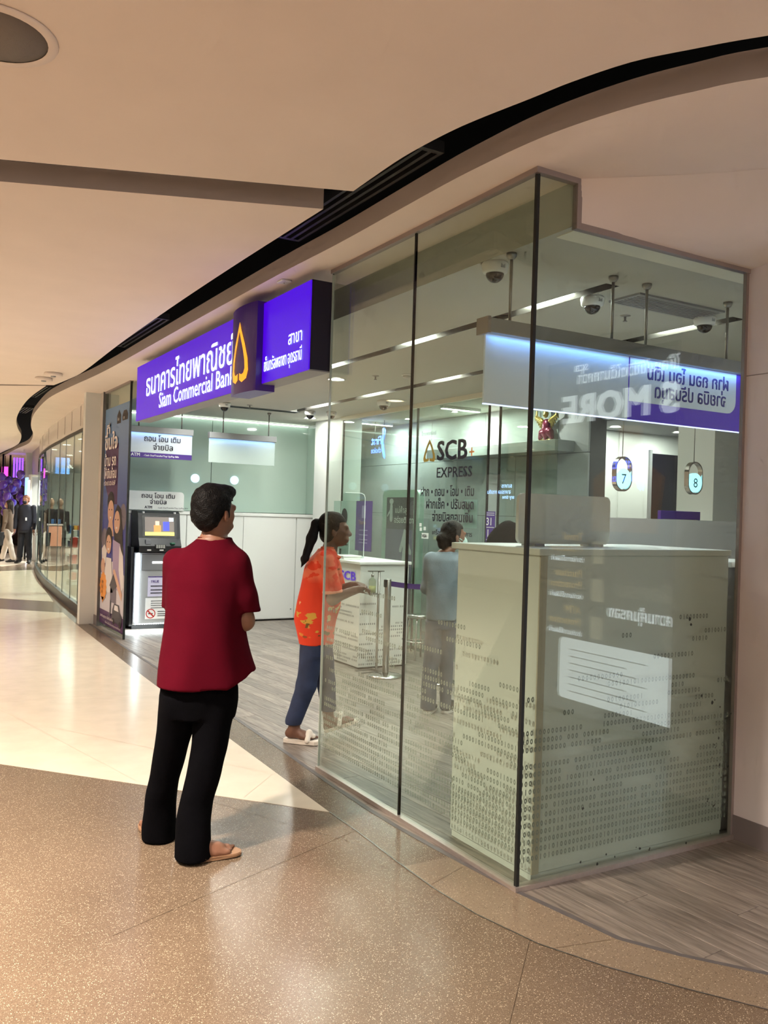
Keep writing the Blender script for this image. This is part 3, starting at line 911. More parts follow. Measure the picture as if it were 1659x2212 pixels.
# header board of the machine
t = thing('header_board', 'white rounded board with dark Thai lettering just above the cash machine', 'sign', (.7, 8.9, 1.54))
prism('board', rrect(.3, 1.19, 1.54, 1.79, .05, corners=(1, 1, 0, 0)), 8.60, 8.62, M_WHITE, t, 'y')
words('ถอน โอน เติม', .085, M_INK, t, (.84, 8.598, 1.70), NY, 'C', .02)
text('จ่ายบิล', .085, M_INK, t, (.84, 8.598, 1.62), NY, 'C', .02)
text('ATM', .05, M_INK, t, (.66, 8.598, 1.56), NY, 'L', .03)
text('Cash Out/Transfer/Top Up/Pay Bills', .028, M_INK, t, (.84, 8.598, 1.563), NY, 'L')
# reflections of counter numbers, built as reversed glowing discs on the green glass
for n_, x in (('6', 1.45), ('5', 2.03)):
    t = thing('number_disc', {'6': 'faint reflection of a six built as a glowing reversed disc on green glass above the cash machine board', '5': 'faint reflection of a five built as a glowing reversed disc on green glass under the blank hanging panel'}[n_], 'number sign', (x, 8.93, 2.0))
    prism('disc', [(x + .062 * math.cos(a), 2.0 + .062 * math.sin(a)) for a in np.linspace(0, 2 * math.pi, 24)[:-1]], 8.945, 8.96, emis('disc_reflection', (190, 222, 236), .7), t, 'y')
    text(n_, .1, mat('reflected_digit', (110, 150, 150), .5), t, (x + .028, 8.9435, 1.965), -NY, 'L')

# ------------------------------------------------------------------ service counter behind the side glass
t = thing('service_counter', 'tall white service counter pressed against the side glass', 'counter', (.7, .35, 0))
box('body', (.115, .045, .03), (1.36, .66, 1.42), M_WHITE, t, .004)
box('plinth', (.12, .05, 0), (1.355, .65, .03), M_WHITE, t)
box('counter_top', (.10, .032, 1.42), (1.365, .70, 1.45), M_WHITE, t, .004)
box('corner_post', (.115, .04, .03), (.155, .047, 1.42), mat('beige_edge', (196, 186, 168), .5), t)
t = thing('privacy_screen', 'white rounded privacy screen standing on the tall service counter', 'screen', (.52, .35, 1.45))
prism('panel', rrect(.23, .82, 1.46, 1.70, .03), .34, .36, M_WHITE, t, 'y')
box('foot', (.30, .30, 1.45), (.36, .40, 1.462), M_STEEL, t); box('foot', (.68, .30, 1.45), (.74, .40, 1.462), M_STEEL, t)
# desk section behind
t = thing('teller_counter', 'long pale teller counter behind the tall service counter', 'counter', (2.2, 1.1, 0))
box('body', (1.42, .10, 0), (1.72, 1.47, 1.36), mat('counter_grey', (196, 198, 196), .5), t)
box('counter_top', (1.40, .06, 1.36), (1.74, 1.47, 1.39), M_WHITE, t, .004)
# black chair
t = thing('office_chair', 'black high office chair behind the white privacy screen', 'chair', (.82, 1.15, 0))
organic('backrest', folds(sdf_ell((0, 0, 1.30), (.20, .05, .26)), .002), (-.3, -.15, .95), (.3, .15, 1.65), .02, mat('chair_black', (8, 8, 9), .8, spec=.1), t)
organic('seat', sdf_ell((0, -.22, .98), (.21, .22, .05)), (-.3, -.5, .9), (.3, .05, 1.06), .02, MATS['chair_black'], t)
tube('column', [(0, -.2, .08), (0, -.2, .95)], .025, M_CHROME, t, local=True)
for k in range(5):
    a = k * 2 * math.pi / 5
    tube('leg', [(0, -.2, .10), (.24 * math.cos(a), -.2 + .24 * math.sin(a), .03)], .016, M_DARK, t, local=True)

# number discs on rods above the tellers
def number_disc(n_, x, y, z, label):
    t = thing('number_sign', label, 'number sign', (x, y, z))
    tube('rod', [(x, y, z + .12), (x, y, HB)], .003, M_STEEL, t, 8)
    out = []
    for k in range(33):
        a = 2 * math.pi * k / 32
        out.append((.082 * math.cos(a), .082 * math.sin(a) + (.045 if math.sin(a) > 0 else -.045)))
    bm = bmesh.new(); rings = []
    for (a, b) in out[:-1]:
        s = 1 - .008 / .09
        rings.append([bm.verts.new((x + a, y - .02, z + b)), bm.verts.new((x + a, y + .02, z + b)), bm.verts.new((x + a * s, y + .02, z + b * s)), bm.verts.new((x + a * s, y - .02, z + b * s))])
    for i in range(len(rings)):
        p, q = rings[i], rings[(i + 1) % len(rings)]
        for k in range(4): bm.faces.new((p[k], p[(k + 1) % 4], q[(k + 1) % 4], q[k]))
    bmobj('ring', bm, M_CHROME, t)
    zc = z - .035
    prism('disc', [(x + .074 * math.cos(a), zc + .074 * math.sin(a)) for a in np.linspace(0, 2 * math.pi, 28)[:-1]], y - .018, y + .012, emis('disc_glow', (150, 226, 240), 1.1), t, 'y')
    text(n_, .105, mat('digit_teal', (30, 84, 96), .5), t, (x, y - .019, zc - .037), NY, 'C')
number_disc('7', 2.29, 1.7, 1.925, 'glowing seven in a chrome oval ring beside the white privacy screen')
number_disc('8', 3.055, 1.7, 1.93, 'glowing eight in a chrome oval ring near the plain white column')
t = thing('desk_sign', 'small dark purple sign standing on the low screen wall', 'sign', (2.68, 1.5, 1.605))
box('plate', (2.47, 1.49, 1.605), (2.89, 1.52, 1.668), M_PURPLE, t, .003)
box('foot', (2.5, 1.485, 1.605), (2.86, 1.53, 1.609), M_STEEL, t)
text('Universal Banker Services', .02, M_WHITEINK, t, (2.68, 1.489, 1.63), -NY, 'C')

# ------------------------------------------------------------------ reception kiosk and things around it
t = thing('reception_kiosk', 'white reception kiosk printed with grey digits and purple letters', 'kiosk', (2.1, 5.2, 0))
box('body', (1.845, 4.785, .02), (2.42, 5.75, 1.06), M_WHITE, t, .004)
box('plinth', (1.87, 4.81, 0), (2.40, 5.73, .02), M_DARK, t)
box('top', (1.82, 4.76, 1.06), (2.44, 5.78, 1.09), M_WHITE, t, .006)
text('SCB', .125, mat('scb_purple', (88, 44, 200), .4, emit=(70, 20, 190), estr=.25), t, (1.843, 5.22, .89), NX, 'L', .035, width=.34)
digits('digit_print', 'x', 4.81, 5.7, .85, .05, t, 11, 1.8425, .62, M_DOT, .0105, .0235, .034)
digits('digit_print', 'y', 1.86, 2.40, .85, .05, t, 12, 4.7825, .62, M_DOT, .0105, .0235, .034)
t = thing('acrylic_shield', 'clear acrylic shield with rounded top on the white kiosk', 'shield', (2.08, 5.4, 1.09))
prism('sheet', rrect(1.93, 2.215, 1.09, 1.80, .05, corners=(1, 1, 0, 0)), 5.397, 5.403, glass('acrylic', (235, 242, 240)), t, 'y')
tube('bright_edge', [(2.215, 5.4, 1.09), (2.215, 5.4, 1.75), (2.20, 5.4, 1.785), (2.165, 5.4, 1.80), (1.97, 5.4, 1.80)], .004, mat('acrylic_edge', (226, 232, 230), .2, emit=(220, 228, 226), estr=.15), t, 6)
t = thing('acrylic_shield', 'low clear acrylic stand behind the white document box', 'shield', (2.0, 5.6, 1.09))
prism('sheet', rrect(1.86, 2.14, 1.09, 1.36, .05, corners=(1, 1, 0, 0)), 5.597, 5.603, MATS['acrylic'], t, 'y')
tube('bright_edge', [(2.14, 5.6, 1.09), (2.14, 5.6, 1.32), (2.11, 5.6, 1.36), (1.9, 5.6, 1.36)], .0035, MATS['acrylic_edge'], t, 6)
t = thing('document_box', 'flat white document box lying on the kiosk top', 'box', (1.93, 5.25, 1.09))
box('tray', (1.84, 5.15, 1.09), (2.05, 5.38, 1.115), M_WHITE, t, .004); box('lid', (1.835, 5.145, 1.118), (2.055, 5.385, 1.132), M_WHITE, t, .004)
def stanchion(x, y, label):
    t = thing('stanchion', label, 'stanchion', (x, y, 0))
    lathe('base', [(.165, 0), (.165, .012), (.15, .024), (.06, .034), (.034, .045), (0, .045)], (x, y, 0), M_CHROME, t, 28)
    lathe('post', [(.032, .04), (.032, .945), (.028, .95), (0, .95)], (x, y, 0), M_STEEL, t, 18)
    box('belt_head', (x - .04, y - .02, .87), (x + .02, y + .02, .945), M_DARK, t, .006)
    return t
st = stanchion(1.92, 4.36, 'steel queue post with purple belt in front of the kiosk')
tp = stanchion(2.24, 3.9, 'steel queue post hidden behind the uniformed woman')
bm = bmesh.new()
a = Vector((1.94, 4.35, .905)); b = Vector((2.22, 3.92, .905))
for k in range(9):
    pass
vs = []; fs = []
for k in range(9):
    q = a.lerp(b, k / 8); sag = -.012 * math.sin(math.pi * k / 8)
    vs += [(q.x, q.y, q.z - .025 + sag), (q.x, q.y, q.z + .025 + sag), (q.x + .002, q.y + .001, q.z + .025 + sag), (q.x + .002, q.y + .001, q.z - .025 + sag)]
bm.free()
for k in range(8):
    o = 4 * k
    for c in range(4): fs.append((o + c, o + (c + 1) % 4, o + 4 + (c + 1) % 4, o + 4 + c))
link('belt', meshdata('belt', vs, fs), mat('belt_purple', (66, 30, 122), .6), st)
t = thing('sanitizer_stand', 'foot operated hand sanitizer stand with clear pump bottle', 'sanitizer stand', (1.995, 4.650, 0))
boxes('foot', [((1.78, 4.575, 0), (2.05, 4.595, .012)), ((1.78, 4.705, 0), (2.05, 4.725, .012)), ((1.97, 4.575, 0), (2.0, 4.725, .02))], M_STEEL, t)
tube('pole', [(1.985, 4.650, .02), (1.985, 4.650, 1.0)], .013, M_STEEL, t)
box('shelf', (1.850, 4.600, .775), (1.980, 4.700, .785), M_STEEL, t)
box('presser', (1.860, 4.635, 1.0), (2.040, 4.665, 1.012), M_STEEL, t, .003)
bt = lathe('bottle', [(.036, 0), (.038, .01), (.038, .12), (.03, .14), (.013, .15), (.013, .17), (0, .17)], (1.910, 4.650, .786), glass('bottle_clear', (225, 232, 215), .05, .15), t, 16)
lathe('pump', [(.014, .165), (.014, .185), (.004, .19), (.004, .215), (0, .216)], (1.910, 4.650, .786), M_STEEL, bt, 10)
lathe('gel', [(.034, .004), (.034, .07), (0, .07)], (1.910, 4.650, .786), mat('gel', (206, 200, 140), .2), bt, 14)
# stools
def stool(x, y, h, r, label, seatm, legm):
    t = thing('stool', label, 'stool', (x, y, 0))
    lathe('seat', [(r * .9, h - .04), (r, h - .03), (r, h - .008), (r * .93, h), (0, h + .004)], (x, y, 0), seatm, t, 24)
    for k in range(4):
        a = math.pi / 4 + k * math.pi / 2
        c, s = math.cos(a), math.sin(a)
        tube('leg', [(x + c * r * .6, y + s * r * .6, h - .035), (x + c * r * .85, y + s * r * .85, h - .08), (x + c * r * 1.15, y + s * r * 1.15, .0)], .011, legm, t, 8)
    bm = bmesh.new(); bm_tube(bm, [(x + r * math.cos(a), y + r * math.sin(a), h * .4) for a in np.linspace(0, 2 * math.pi, 25)], .008, 6, False)
    bmobj('foot_ring', bm, legm, t, smooth=True)
stool(2.78, 5.12, .49, .13, 'low chrome stool between kiosk and uniformed woman', M_CHROME, M_CHROME)
stool(2.72, 5.75, .68, .17, 'higher round white stool behind the kiosk', M_WHITE, M_WHITE)

# ------------------------------------------------------------------ lounge glass with lettering
GX = 3.0
def lounge_pane(nm, y0, y1, label):
    o = prism(nm, [(y0, .02), (y1, .02), (y1, HB - .02), (y0, HB - .02)], GX - .006, GX + .006, glass('lounge_glass', (230, 238, 233)), None, 'x')
    return struct(o, label)
l1 = lounge_pane('window_4', 4.25, 5.6, 'lounge glass pane with gold leaf logo and dark lettering')
l2 = lounge_pane('window_5', 5.61, 7.45, 'lounge glass pane in front of the lit poster stand')
l3 = lounge_pane('window_6', 3.2, 4.05, 'lounge glass door pane with opening hours')
for w, y in ((l1, 5.605), (l1, 4.245), (l3, 4.06), (l2, 7.455)):
    box('seal', (GX - .012, y - .006, .0), (GX + .012, y + .006, HB), M_DARK if y < 5 else M_SIL, w)
box('head_rail', (GX - .03, 4.0, HB - .05), (GX + .03, 7.5, HB), mat('cream_rail', (222, 216, 196), .5), l2)
def gt(s, size, m, y, z, width=None, bold=0.0, align='L'):
    return words(s, size, m, l1, (GX - .009, y, z), NX, align, bold, width=width)
# gold leaf outline
def leaf(parent, plane_pt, xd, w, h, m, th=.02, name='leaf_logo', gap=True, depth=.004):
    """pointed leaf ring with a notch at its foot"""
    def prof(s, k):
        pts = [(0, 1.0), (.24, .70), (.42, .36), (.5, .16), (.40, .03), (.12, 0)]
        return [(s * a * (1 if not k else 1), b) for a, b in pts]
    inner = [(0, .80), (.15, .60), (.27, .34), (.31, .20), (.25, .13), (.10, .15)]
    outer = [(0, 1.0), (.22, .72), (.42, .36), (.5, .14), (.40, .0), (.035 if gap else .0, .045)]
    if gap: inner[-1] = (.035, .17)
    xd = Vector(xd); up = Vector((0, 0, 1)); nrm = xd.cross(up)
    P = lambda a, b, e: Vector(plane_pt) + xd * (a * w) + up * (b * h) + nrm * e
    bm = bmesh.new()
    for s in (-1, 1):
        for i in range(len(outer) - 1):
            q = [P(s * outer[i][0], outer[i][1], depth), P(s * outer[i + 1][0], outer[i + 1][1], depth), P(s * inner[i + 1][0], inner[i + 1][1], depth), P(s * inner[i][0], inner[i][1], depth)]
            bm.faces.new([bm.verts.new(v) for v in q])
    bmesh.ops.remove_doubles(bm, verts=bm.verts[:], dist=1e-5)
    return bmobj(name, bm, m, parent)
leaf(l1, (GX - .007, 5.33, 2.185), NX, .25, .26, M_GOLD)
M_NAVY = mat('navy_letter', (20, 16, 40), .5, spec=.2)
gt('SCB', .30, M_NAVY, 5.165, 2.20, .56, .03)
text('+', .18, mat('plus_orange', (206, 110, 40), .5), l1, (GX - .009, 4.56, 2.20), NX, 'L', .02)
gt('EXPRESS', .16, M_NAVY, 5.165, 2.005, .66, .018)
gt('ฝาก • ถอน • โอน • เติม', .14, M_NAVY, 5.48, 1.80, 1.02, .025)
gt('ฝากเช็ค • ปรับสมุด', .14, M_NAVY, 5.36, 1.66, .90, .025)
gt('จ่ายบิลถอนเงิน', .14, M_NAVY, 5.23, 1.52, .76, .025)
gt('เครื่องทำรายการธนาคาร', .07, M_NAVY, 5.22, 1.37, .75, .025)
gt('ไทยพาณิชย์', .06, M_NAVY, 5.5, 2.49, .3)
vz = box('card_sticker', (GX - .01, 5.30, 1.315), (GX - .007, 5.44, 1.38), M_WHITEINK, l1)
text('VISA', .05, M_NAVY, vz, (GX - .0115, 5.43, 1.33), NX, 'L', .02)
for k, (y, z) in enumerate(((5.44, 1.40), (5.36, 1.41), (5.45, 1.45))):
    box('card_sticker', (GX - .01, y, z), (GX - .007, y + .045, z + .04), M_WHITEINK, l1)
hp = box('hours_panel', (GX - .01, 4.09, 1.32), (GX - .007, 4.235, 1.64), M_PURPLE, l1)
text('31', .11, M_WHITEINK, hp, (GX - .0115, 4.225, 1.50), NX, 'L', .01)
text('1', .11, M_WHITEINK, hp, (GX - .0115, 4.2, 1.38), NX, 'L', .01)
for z in (1.62, 1.60, 1.475, 1.35): box('rule', (GX - .0115, 4.10, z), (GX - .0105, 4.225, z + .006), M_WHITEINK, hp)
for y, z, s in ((4.04, 1.88, 'ธนาคาร'), (4.06, 1.82, 'อาคารและการเงิน'), (4.0, 1.77, 'any time')):
    text(s, .055, emis('pale_blue_letter', (150, 190, 255), 1.0), l3, (GX - .009, y - .2, z), -NX, 'L', .01)
nt_ = box('paper_notice', (GX + .008, 4.42, 1.46), (GX + .011, 4.66, 1.76), mat('paper_blue', (190, 206, 212), .6), l1)
# poster sheets on the glass
ps = tag(box('poster_sheet', (GX - .012, 7.03, 1.10), (GX - .008, 7.66, 1.74), mat('poster_mint', (176, 200, 190), .5)), 'pale mint poster with a dark curly haired face', 'poster')
organic('printed_face', smin([sdf_ell((0, 0, 0), (.004, .10, .13))], 0), (-.01, -.2, -.2), (.01, .2, .2), .008, M_INK, ps)
ps.children[-1].location = (GX - .013, 7.34, 1.53)
for z in (1.30, 1.27, 1.24, 1.19, 1.15): box('print_line', (GX - .0135, 7.18 + (1.3 - z) * .3, z), (GX - .0125, 7.52 - (1.3 - z) * .3, z + .016), M_INK, ps)
pp = tag(box('poster_sheet', (GX - .012, 6.60, 1.10), (GX - .008, 7.02, 1.74), M_PURPLE), 'dark purple poster beside the mint poster', 'poster')
box('print_block', (GX - .0135, 6.76, 1.52), (GX - .0125, 6.86, 1.68), mat('lilac_print', (150, 138, 186), .5), pp)
text('Thank', .08, mat('print_copper', (176, 128, 110), .5), pp, (GX - .0135, 6.95, 1.44), NX, 'L')
for z in (1.36, 1.30, 1.24, 1.20): box('print_line', (GX - .0135, 6.70, z), (GX - .0125, 6.92, z + .01), MATS['lilac_print'], pp)
# lit poster stand behind the glass
t = thing('poster_stand', 'mint framed poster totem with dark purple artwork behind the lounge glass', 'poster stand', (3.16, 6.1, 0))
prism('frame', rrect(5.70, 6.53, .03, 1.88, .07), 3.10, 3.18, mat('mint_frame', (186, 212, 204), .35), t, 'x')
prism('art', rrect(5.80, 6.42, .25, 1.79, .01), 3.094, 3.10, mat('art_dark', (52, 46, 66), .3), t, 'x')
prism('art_field', [(5.80, .8), (6.42, .8), (6.42, 1.40), (5.80, 1.40)], 3.091, 3.094, mat('art_violet', (104, 92, 134), .4), t, 'x')
box('base', (3.05, 5.8, 0), (3.25, 6.42, .03), M_STEEL, t)
text('แม่ค้าสุข', .10, M_WHITEINK, t, (3.09, 6.20, 1.60), NX, 'L', .01)
text('อร่อยติดดาว', .10, M_WHITEINK, t, (3.09, 6.22, 1.48), NX, 'L', .02)
text('สมัครใช้งาน', .07, M_WHITEINK, t, (3.09, 6.3, .95), NX, 'L')
organic('printed_chef', smin([sdf_cone((0, 0, -.1), (0, 0, .06), .035, .03), sdf_ell((0, 0, .12), (.02, .05, .035)), sdf_cone((0, .03, 0), (0, .09, -.06), .015, .012)], .01), (-.06, -.12, -.16), (.06, .12, .18), .008, mat('print_pale', (206, 204, 212), .5), t)
t.children[-1].location = (-.07, .2, 1.62); t.children[-1].scale = (.1, 1, 1)
organic('printed_dancer', smin([sdf_ell((0, 0, .24), (.02, .03, .04)), sdf_cone((0, 0, .18), (0, 0, .0), .05, .03), sdf_cone((0, 0, 0), (0, .06, -.26), .035, .02), sdf_cone((0, 0, 0), (0, -.06, -.26), .035, .02), sdf_cone((0, -.04, .16), (0, -.13, .0), .02, .03), sdf_cone((0, .04, .16), (0, .09, .02), .02, .03)], .02), (-.08, -.2, -.32), (.08, .2, .32), .01, MATS['print_pale'], t)
t.children[-1].location = (-.07, -.13, 1.13); t.children[-1].scale = (.1, 1, 1)

# neon signs; the lounge one is built reversed to stand in for a reflection
M_NEON = emis('neon_blue', (70, 100, 255), 6)
M_NEON2 = emis('neon_core', (24, 20, 110), .6)
def neon(label, x, y, z, s, xd, parent=None):
    t = thing('neon_sign', label, 'neon sign', (x, y, z))
    up = Vector((0, 0, 1)); n = Vector(xd).cross(up); o = Vector((x, y, z))
    text('First', .13 * s, M_NEON, t, o + up * .04 * s + Vector(xd) * .06 * s, xd, 'L', .02, width=.22 * s)
    text('choice', .09 * s, M_NEON, t, o - up * .055 * s + Vector(xd) * .06 * s, xd, 'L', .015, width=.22 * s)
    def boom(k, nm, m, e):
        bm = bmesh.new()
        pts = [(-.0, .20), (-.03, .17), (-.0, .08), (.0, .02), (-.03, -.08), (-.02, -.11), (.01, -.09), (.045, .0), (.05, .06), (.03, .13), (.04, .19)]
        cx, cz = .01, .05
        bm.faces.new([bm.verts.new(o + Vector(xd) * ((cx + (a - cx) * k) * s) + up * ((cz + (b - cz) * k) * s) + n * e) for a, b in pts])
        bmobj(nm, bm, m, t)
    boom(1.12, 'outline', M_NEON, .002); boom(.82, 'boomerang', M_NEON2, .004)
    return t
nn = neon('reflection of a blue neon sign with boomerang, built reversed behind the lounge glass', 3.6, 7.41, 2.50, 1.25, -NX)
for d_ in (.0, .25): tube('wire', [(3.6, 7.41 + d_, 2.55), (3.6, 7.41 + d_, HB)], .003, M_DARK, nn, 6)
# emblem: winged figure on the stone wall
E_ = thing('wall_emblem', 'gold and crimson winged emblem hung on the grey stone wall', 'emblem', (3.98, 4.5, 2.60))
E_.scale = (1.25, 1.3, 1.3)
MG = mat('emblem_gold', (190, 158, 88), .3, .8, noise=.15, nscale=60)
MC = mat('emblem_crimson', (120, 16, 60), .25, .4)
organic('body', smin([sdf_ell((0, 0, .0), (.03, .045, .07)), sdf_cone((0, .05, -.05), (0, .075, -.09), .035, .02), sdf_cone((0, -.05, -.05), (0, -.075, -.09), .035, .02), sdf_cone((0, 0, -.05), (0, 0, -.10), .04, .02)], .02), (-.07, -.14, -.16), (.07, .14, .12), .007, MC, E_)
organic('head', smin([sdf_ell((-.01, 0, .105), (.022, .024, .03)), sdf_cone((-.01, 0, .12), (-.01, 0, .19), .022, .003), sdf_cone((-.02, 0, .10), (-.045, 0, .095), .008, .003)], .012), (-.06, -.05, .05), (.04, .05, .21), .006, MG, E_)
for s in (-1, 1):
    fs_ = [sdf_cone((0, s * .05, .05), (0, s * .13, .09), .02, .014), sdf_cone((0, s * .13, .09), (0, s * .125, .15), .013, .008)]
    for k in range(5):
        fs_.append(sdf_cone((0, s * (.06 + .017 * k), .07 + .006 * k), (.005, s * (.065 + .02 * k), -.02 + .022 * k), .012, .006))
    organic('wing', smin(fs_, .008), (-.05, -.18, -.06), (.05, .18, .18), .006, MG, E_)
fs_ = []
for k in range(7):
    a = math.radians(-150 + 20 * k)
    fs_.append(sdf_cone((0, .05 * math.cos(a), -.10 + .03 * math.sin(a)), (0, .105 * math.cos(a), -.12 + .06 * math.sin(a)), .014, .006))
fs_.append(sdf_cone((0, -.10, -.12), (0, .10, -.12), .014, .014))
organic('scroll', smin(fs_, .012), (-.04, -.16, -.22), (.04, .16, -.07), .006, MG, E_)
tube('hook', [(.03, -.03, .12), (.05, -.03, .2)], .006, M_DARK, E_, 6, local=True)

# ------------------------------------------------------------------ purple fascia sign
SX, SY0, SY1, SZ0, SZ1 = -.145, 1.915, 6.0, 2.44, 2.995
t = thing('bank_sign', 'long glowing purple bank sign with white lettering above the entrance', 'sign', (SX, 3.9, SZ0))
M_SGN = mat('sign_purple', (34, 8, 90), .4, emit=(78, 18, 192), estr=.55)
M_SGN2 = mat('sign_violet', (26, 2, 90), .4, emit=(70, 0, 210), estr=.55)
M_SGD = mat('sign_case', (26, 18, 44), .5)
M_SGW = emis('sign_white', (232, 250, 255), .8)
box('case', (SX + .008, SY0, SZ0 + .008), (0.0, SY1, SZ1), M_SGD, t)
box('underside', (SX + .004, SY0, SZ0), (0.0, SY1, SZ0 + .008), M_GREYM, t)
box('face', (SX, 3.13, SZ0 + .004), (SX + .008, SY1 - .004, SZ1 - .004), M_SGN, t)
box('face', (SX, SY0 + .004, SZ0 + .004), (SX + .008, 2.66, SZ1 - .004), M_SGN2, t)
text('ธนาคารไทยพาณิชย์', .30, M_SGW, t, (SX - .001, 5.62, 2.66), NX, 'L', .011, width=2.42)
words('Siam Commercial Bank', .20, M_SGW, t, (SX - .001, 5.16, 2.505), NX, 'L', .011, width=1.98)
text('สาขา', .115, M_SGW, t, (SX - .001, 2.02, 2.64), NX, 'R', .006)
words('เซ็นทรัลพลาซา อุดรธานี', .115, M_SGW, t, (SX - .001, 2.02, 2.52), NX, 'R', .006, width=.60)
# curved logo drum
n = 14
pts = []
for k in range(n + 1):
    y = 2.66 + (3.13 - 2.66) * k / n
    pts.append((SX - .045 - .03 * (1 - ((k / n - .5) * 2) ** 2), y))
pts = [(SX - .0, 2.66)] + pts + [(SX, 3.13)] + [(-.05, 3.13), (-.05, 2.66)]
prism('logo_drum', pts, SZ0 - .045, SZ1 + .01, mat('drum_purple', (58, 22, 110), .35, emit=(60, 20, 120), estr=.06), t, 'z')
bm = bmesh.new()
outer = [(0, 1.0), (.10, .86), (.30, .62), (.46, .36), (.5, .16), (.42, .03), (.20, -.02), (.045, .03)]
inner = [(0, .84), (.08, .72), (.22, .52), (.31, .34), (.33, .20), (.27, .13), (.17, .11), (.045, .14)]
def drum_pt(a, b, e=.006):
    yy = 2.895 - a * .30
    k = (yy - 2.66) / .47
    return (SX - .045 - .03 * (1 - ((k - .5) * 2) ** 2) - e, yy, 2.475 + b * .42)
for s in (-1, 1):
    for i in range(len(outer) - 1):
        bm.faces.new([bm.verts.new(drum_pt(s * u, v)) for u, v in (outer[i], outer[i + 1], inner[i + 1], inner[i])])
bmobj('leaf_logo', bm, emis('sign_gold', (250, 170, 40), .5), t)

# ------------------------------------------------------------------ hanging edge lit panels
def acrylic(nm, col, em):
    return mat(nm, col, .35, emit=col, estr=em)
def hang_poles(t, xs, y, z):
    for x in xs:
        tube('pole', [(x, y, z), (x, y, HB)], .008, M_STEEL, t, 10)
        lathe('pole_cap', [(.026, 0), (.026, -.014), (.016, -.03), (.008, -.032)], (x, y, HB), M_STEEL, t, 14)
BLUE = (.16, .38, 1.0)
def led_wash(t, x0, x1, y, z, p):
    for s, rx in ((-1, 0), (1, 0)):
        area_light('edge_lamp', ((x0 + x1) / 2, y + s * .035, z), x1 - x0, p, BLUE, t, sizey=.012, rot=(math.radians(-17 * s), 0, 0))
yS = .48
t = thing('hanging_sign', 'large hanging panel glowing blue at its top above the service counter, reversed lettering', 'sign', (1.04, yS, 2.13))
box('header_bar', (.095, yS - .045, 2.46), (1.985, yS + .045, 2.53), M_GREYM, t, .004)
box('end_cap', (.088, yS - .047, 2.455), (.104, yS + .047, 2.535), M_TRIM, t)
box('panel', (.105, yS - .006, 2.125), (1.058, yS + .006, 2.46), acrylic('frost_white', (190, 198, 200), .12), t)
pn = box('panel', (1.064, yS - .006, 2.125), (1.985, yS + .006, 2.46), mat('panel_purple', (70, 40, 150), .35, emit=(66, 34, 160), estr=.22), t)
prism('white_field', rrect(1.066, 1.93, 2.225, 2.458, .07, corners=(0, 0, 0, 1)), yS - .008, yS - .0062, MATS['frost_white'], pn, 'y')
prism('white_field', rrect(1.066, 1.93, 2.225, 2.458, .07, corners=(0, 0, 0, 1)), yS + .0062, yS + .008, MATS['frost_white'], pn, 'y')
M_SH = mat('shadow_letter', (76, 70, 140), .5)
words('ฝาก ถอน โอน เติม', .105, M_SH, pn, (1.86, yS - .009, 2.355), -NY, 'L', .025, width=.66, depth=0)
words('จ่ายบิล ปรับสมุด', .105, M_SH, pn, (1.84, yS - .009, 2.26), -NY, 'L', .025, width=.58, depth=0)
box('lower_edge', (.105, yS - .007, 2.121), (1.985, yS + .007, 2.126), emis('edge_blue', (190, 200, 255), 1.2), t)
hang_poles(t, (.252, .933, 1.184, 1.846), yS, 2.53)
led_wash(t, .12, 1.05, yS, 2.452, .55); led_wash(t, 1.08, 1.97, yS, 2.452, .55)

yA = 8.0
t = thing('hanging_sign', 'hanging panel over the cash machine with Thai lettering and purple stripe', 'sign', (.7, yA, 2.2))
box('header_bar', (.25, yA - .04, 2.51), (1.09, yA + .04, 2.585), M_GREYM, t, .004)
pn = box('panel', (.26, yA - .006, 2.26), (1.085, yA + .006, 2.51), MATS['frost_white'], t)
pq = box('stripe', (.26, yA - .007, 2.195), (1.085, yA + .007, 2.26), mat('stripe_purple', (66, 34, 120), .4, emit=(60, 30, 120), estr=.15), t)
words('ถอน โอน เติม', .10, M_INK, pn, (.70, yA - .008, 2.405), NY, 'C', .022, width=.46)
text('จ่ายบิล', .10, M_INK, pn, (.71, yA - .008, 2.30), NY, 'C', .022, width=.25)
text('ATM', .055, M_WHITEINK, pq, (.31, yA - .009, 2.212), NY, 'L', .03)
text('- Cash Out/Transfer/Top Up/Pay Bills', .03, M_WHITEINK, pq, (.46, yA - .009, 2.216), NY, 'L', .02)
hang_poles(t, (.40, .945), yA, 2.585)
led_wash(t, .28, 1.07, yA, 2.505, .35)
yB = 7.78
t = thing('hanging_sign', 'blank frosted hanging panel glowing blue along its top edge', 'sign', (1.7, yB, 2.2))
box('header_bar', (1.23, yB - .04, 2.485), (2.15, yB + .04, 2.56), M_GREYM, t, .004)
box('panel', (1.235, yB - .006, 2.175), (2.14, yB + .006, 2.485), mat('frost_clear', (190, 204, 198), .3, alpha=.75, emit=(180, 200, 196), estr=.08), t)
hang_poles(t, (1.42, 2.05), yB, 2.56)
led_wash(t, 1.25, 2.12, yB, 2.478, .35)

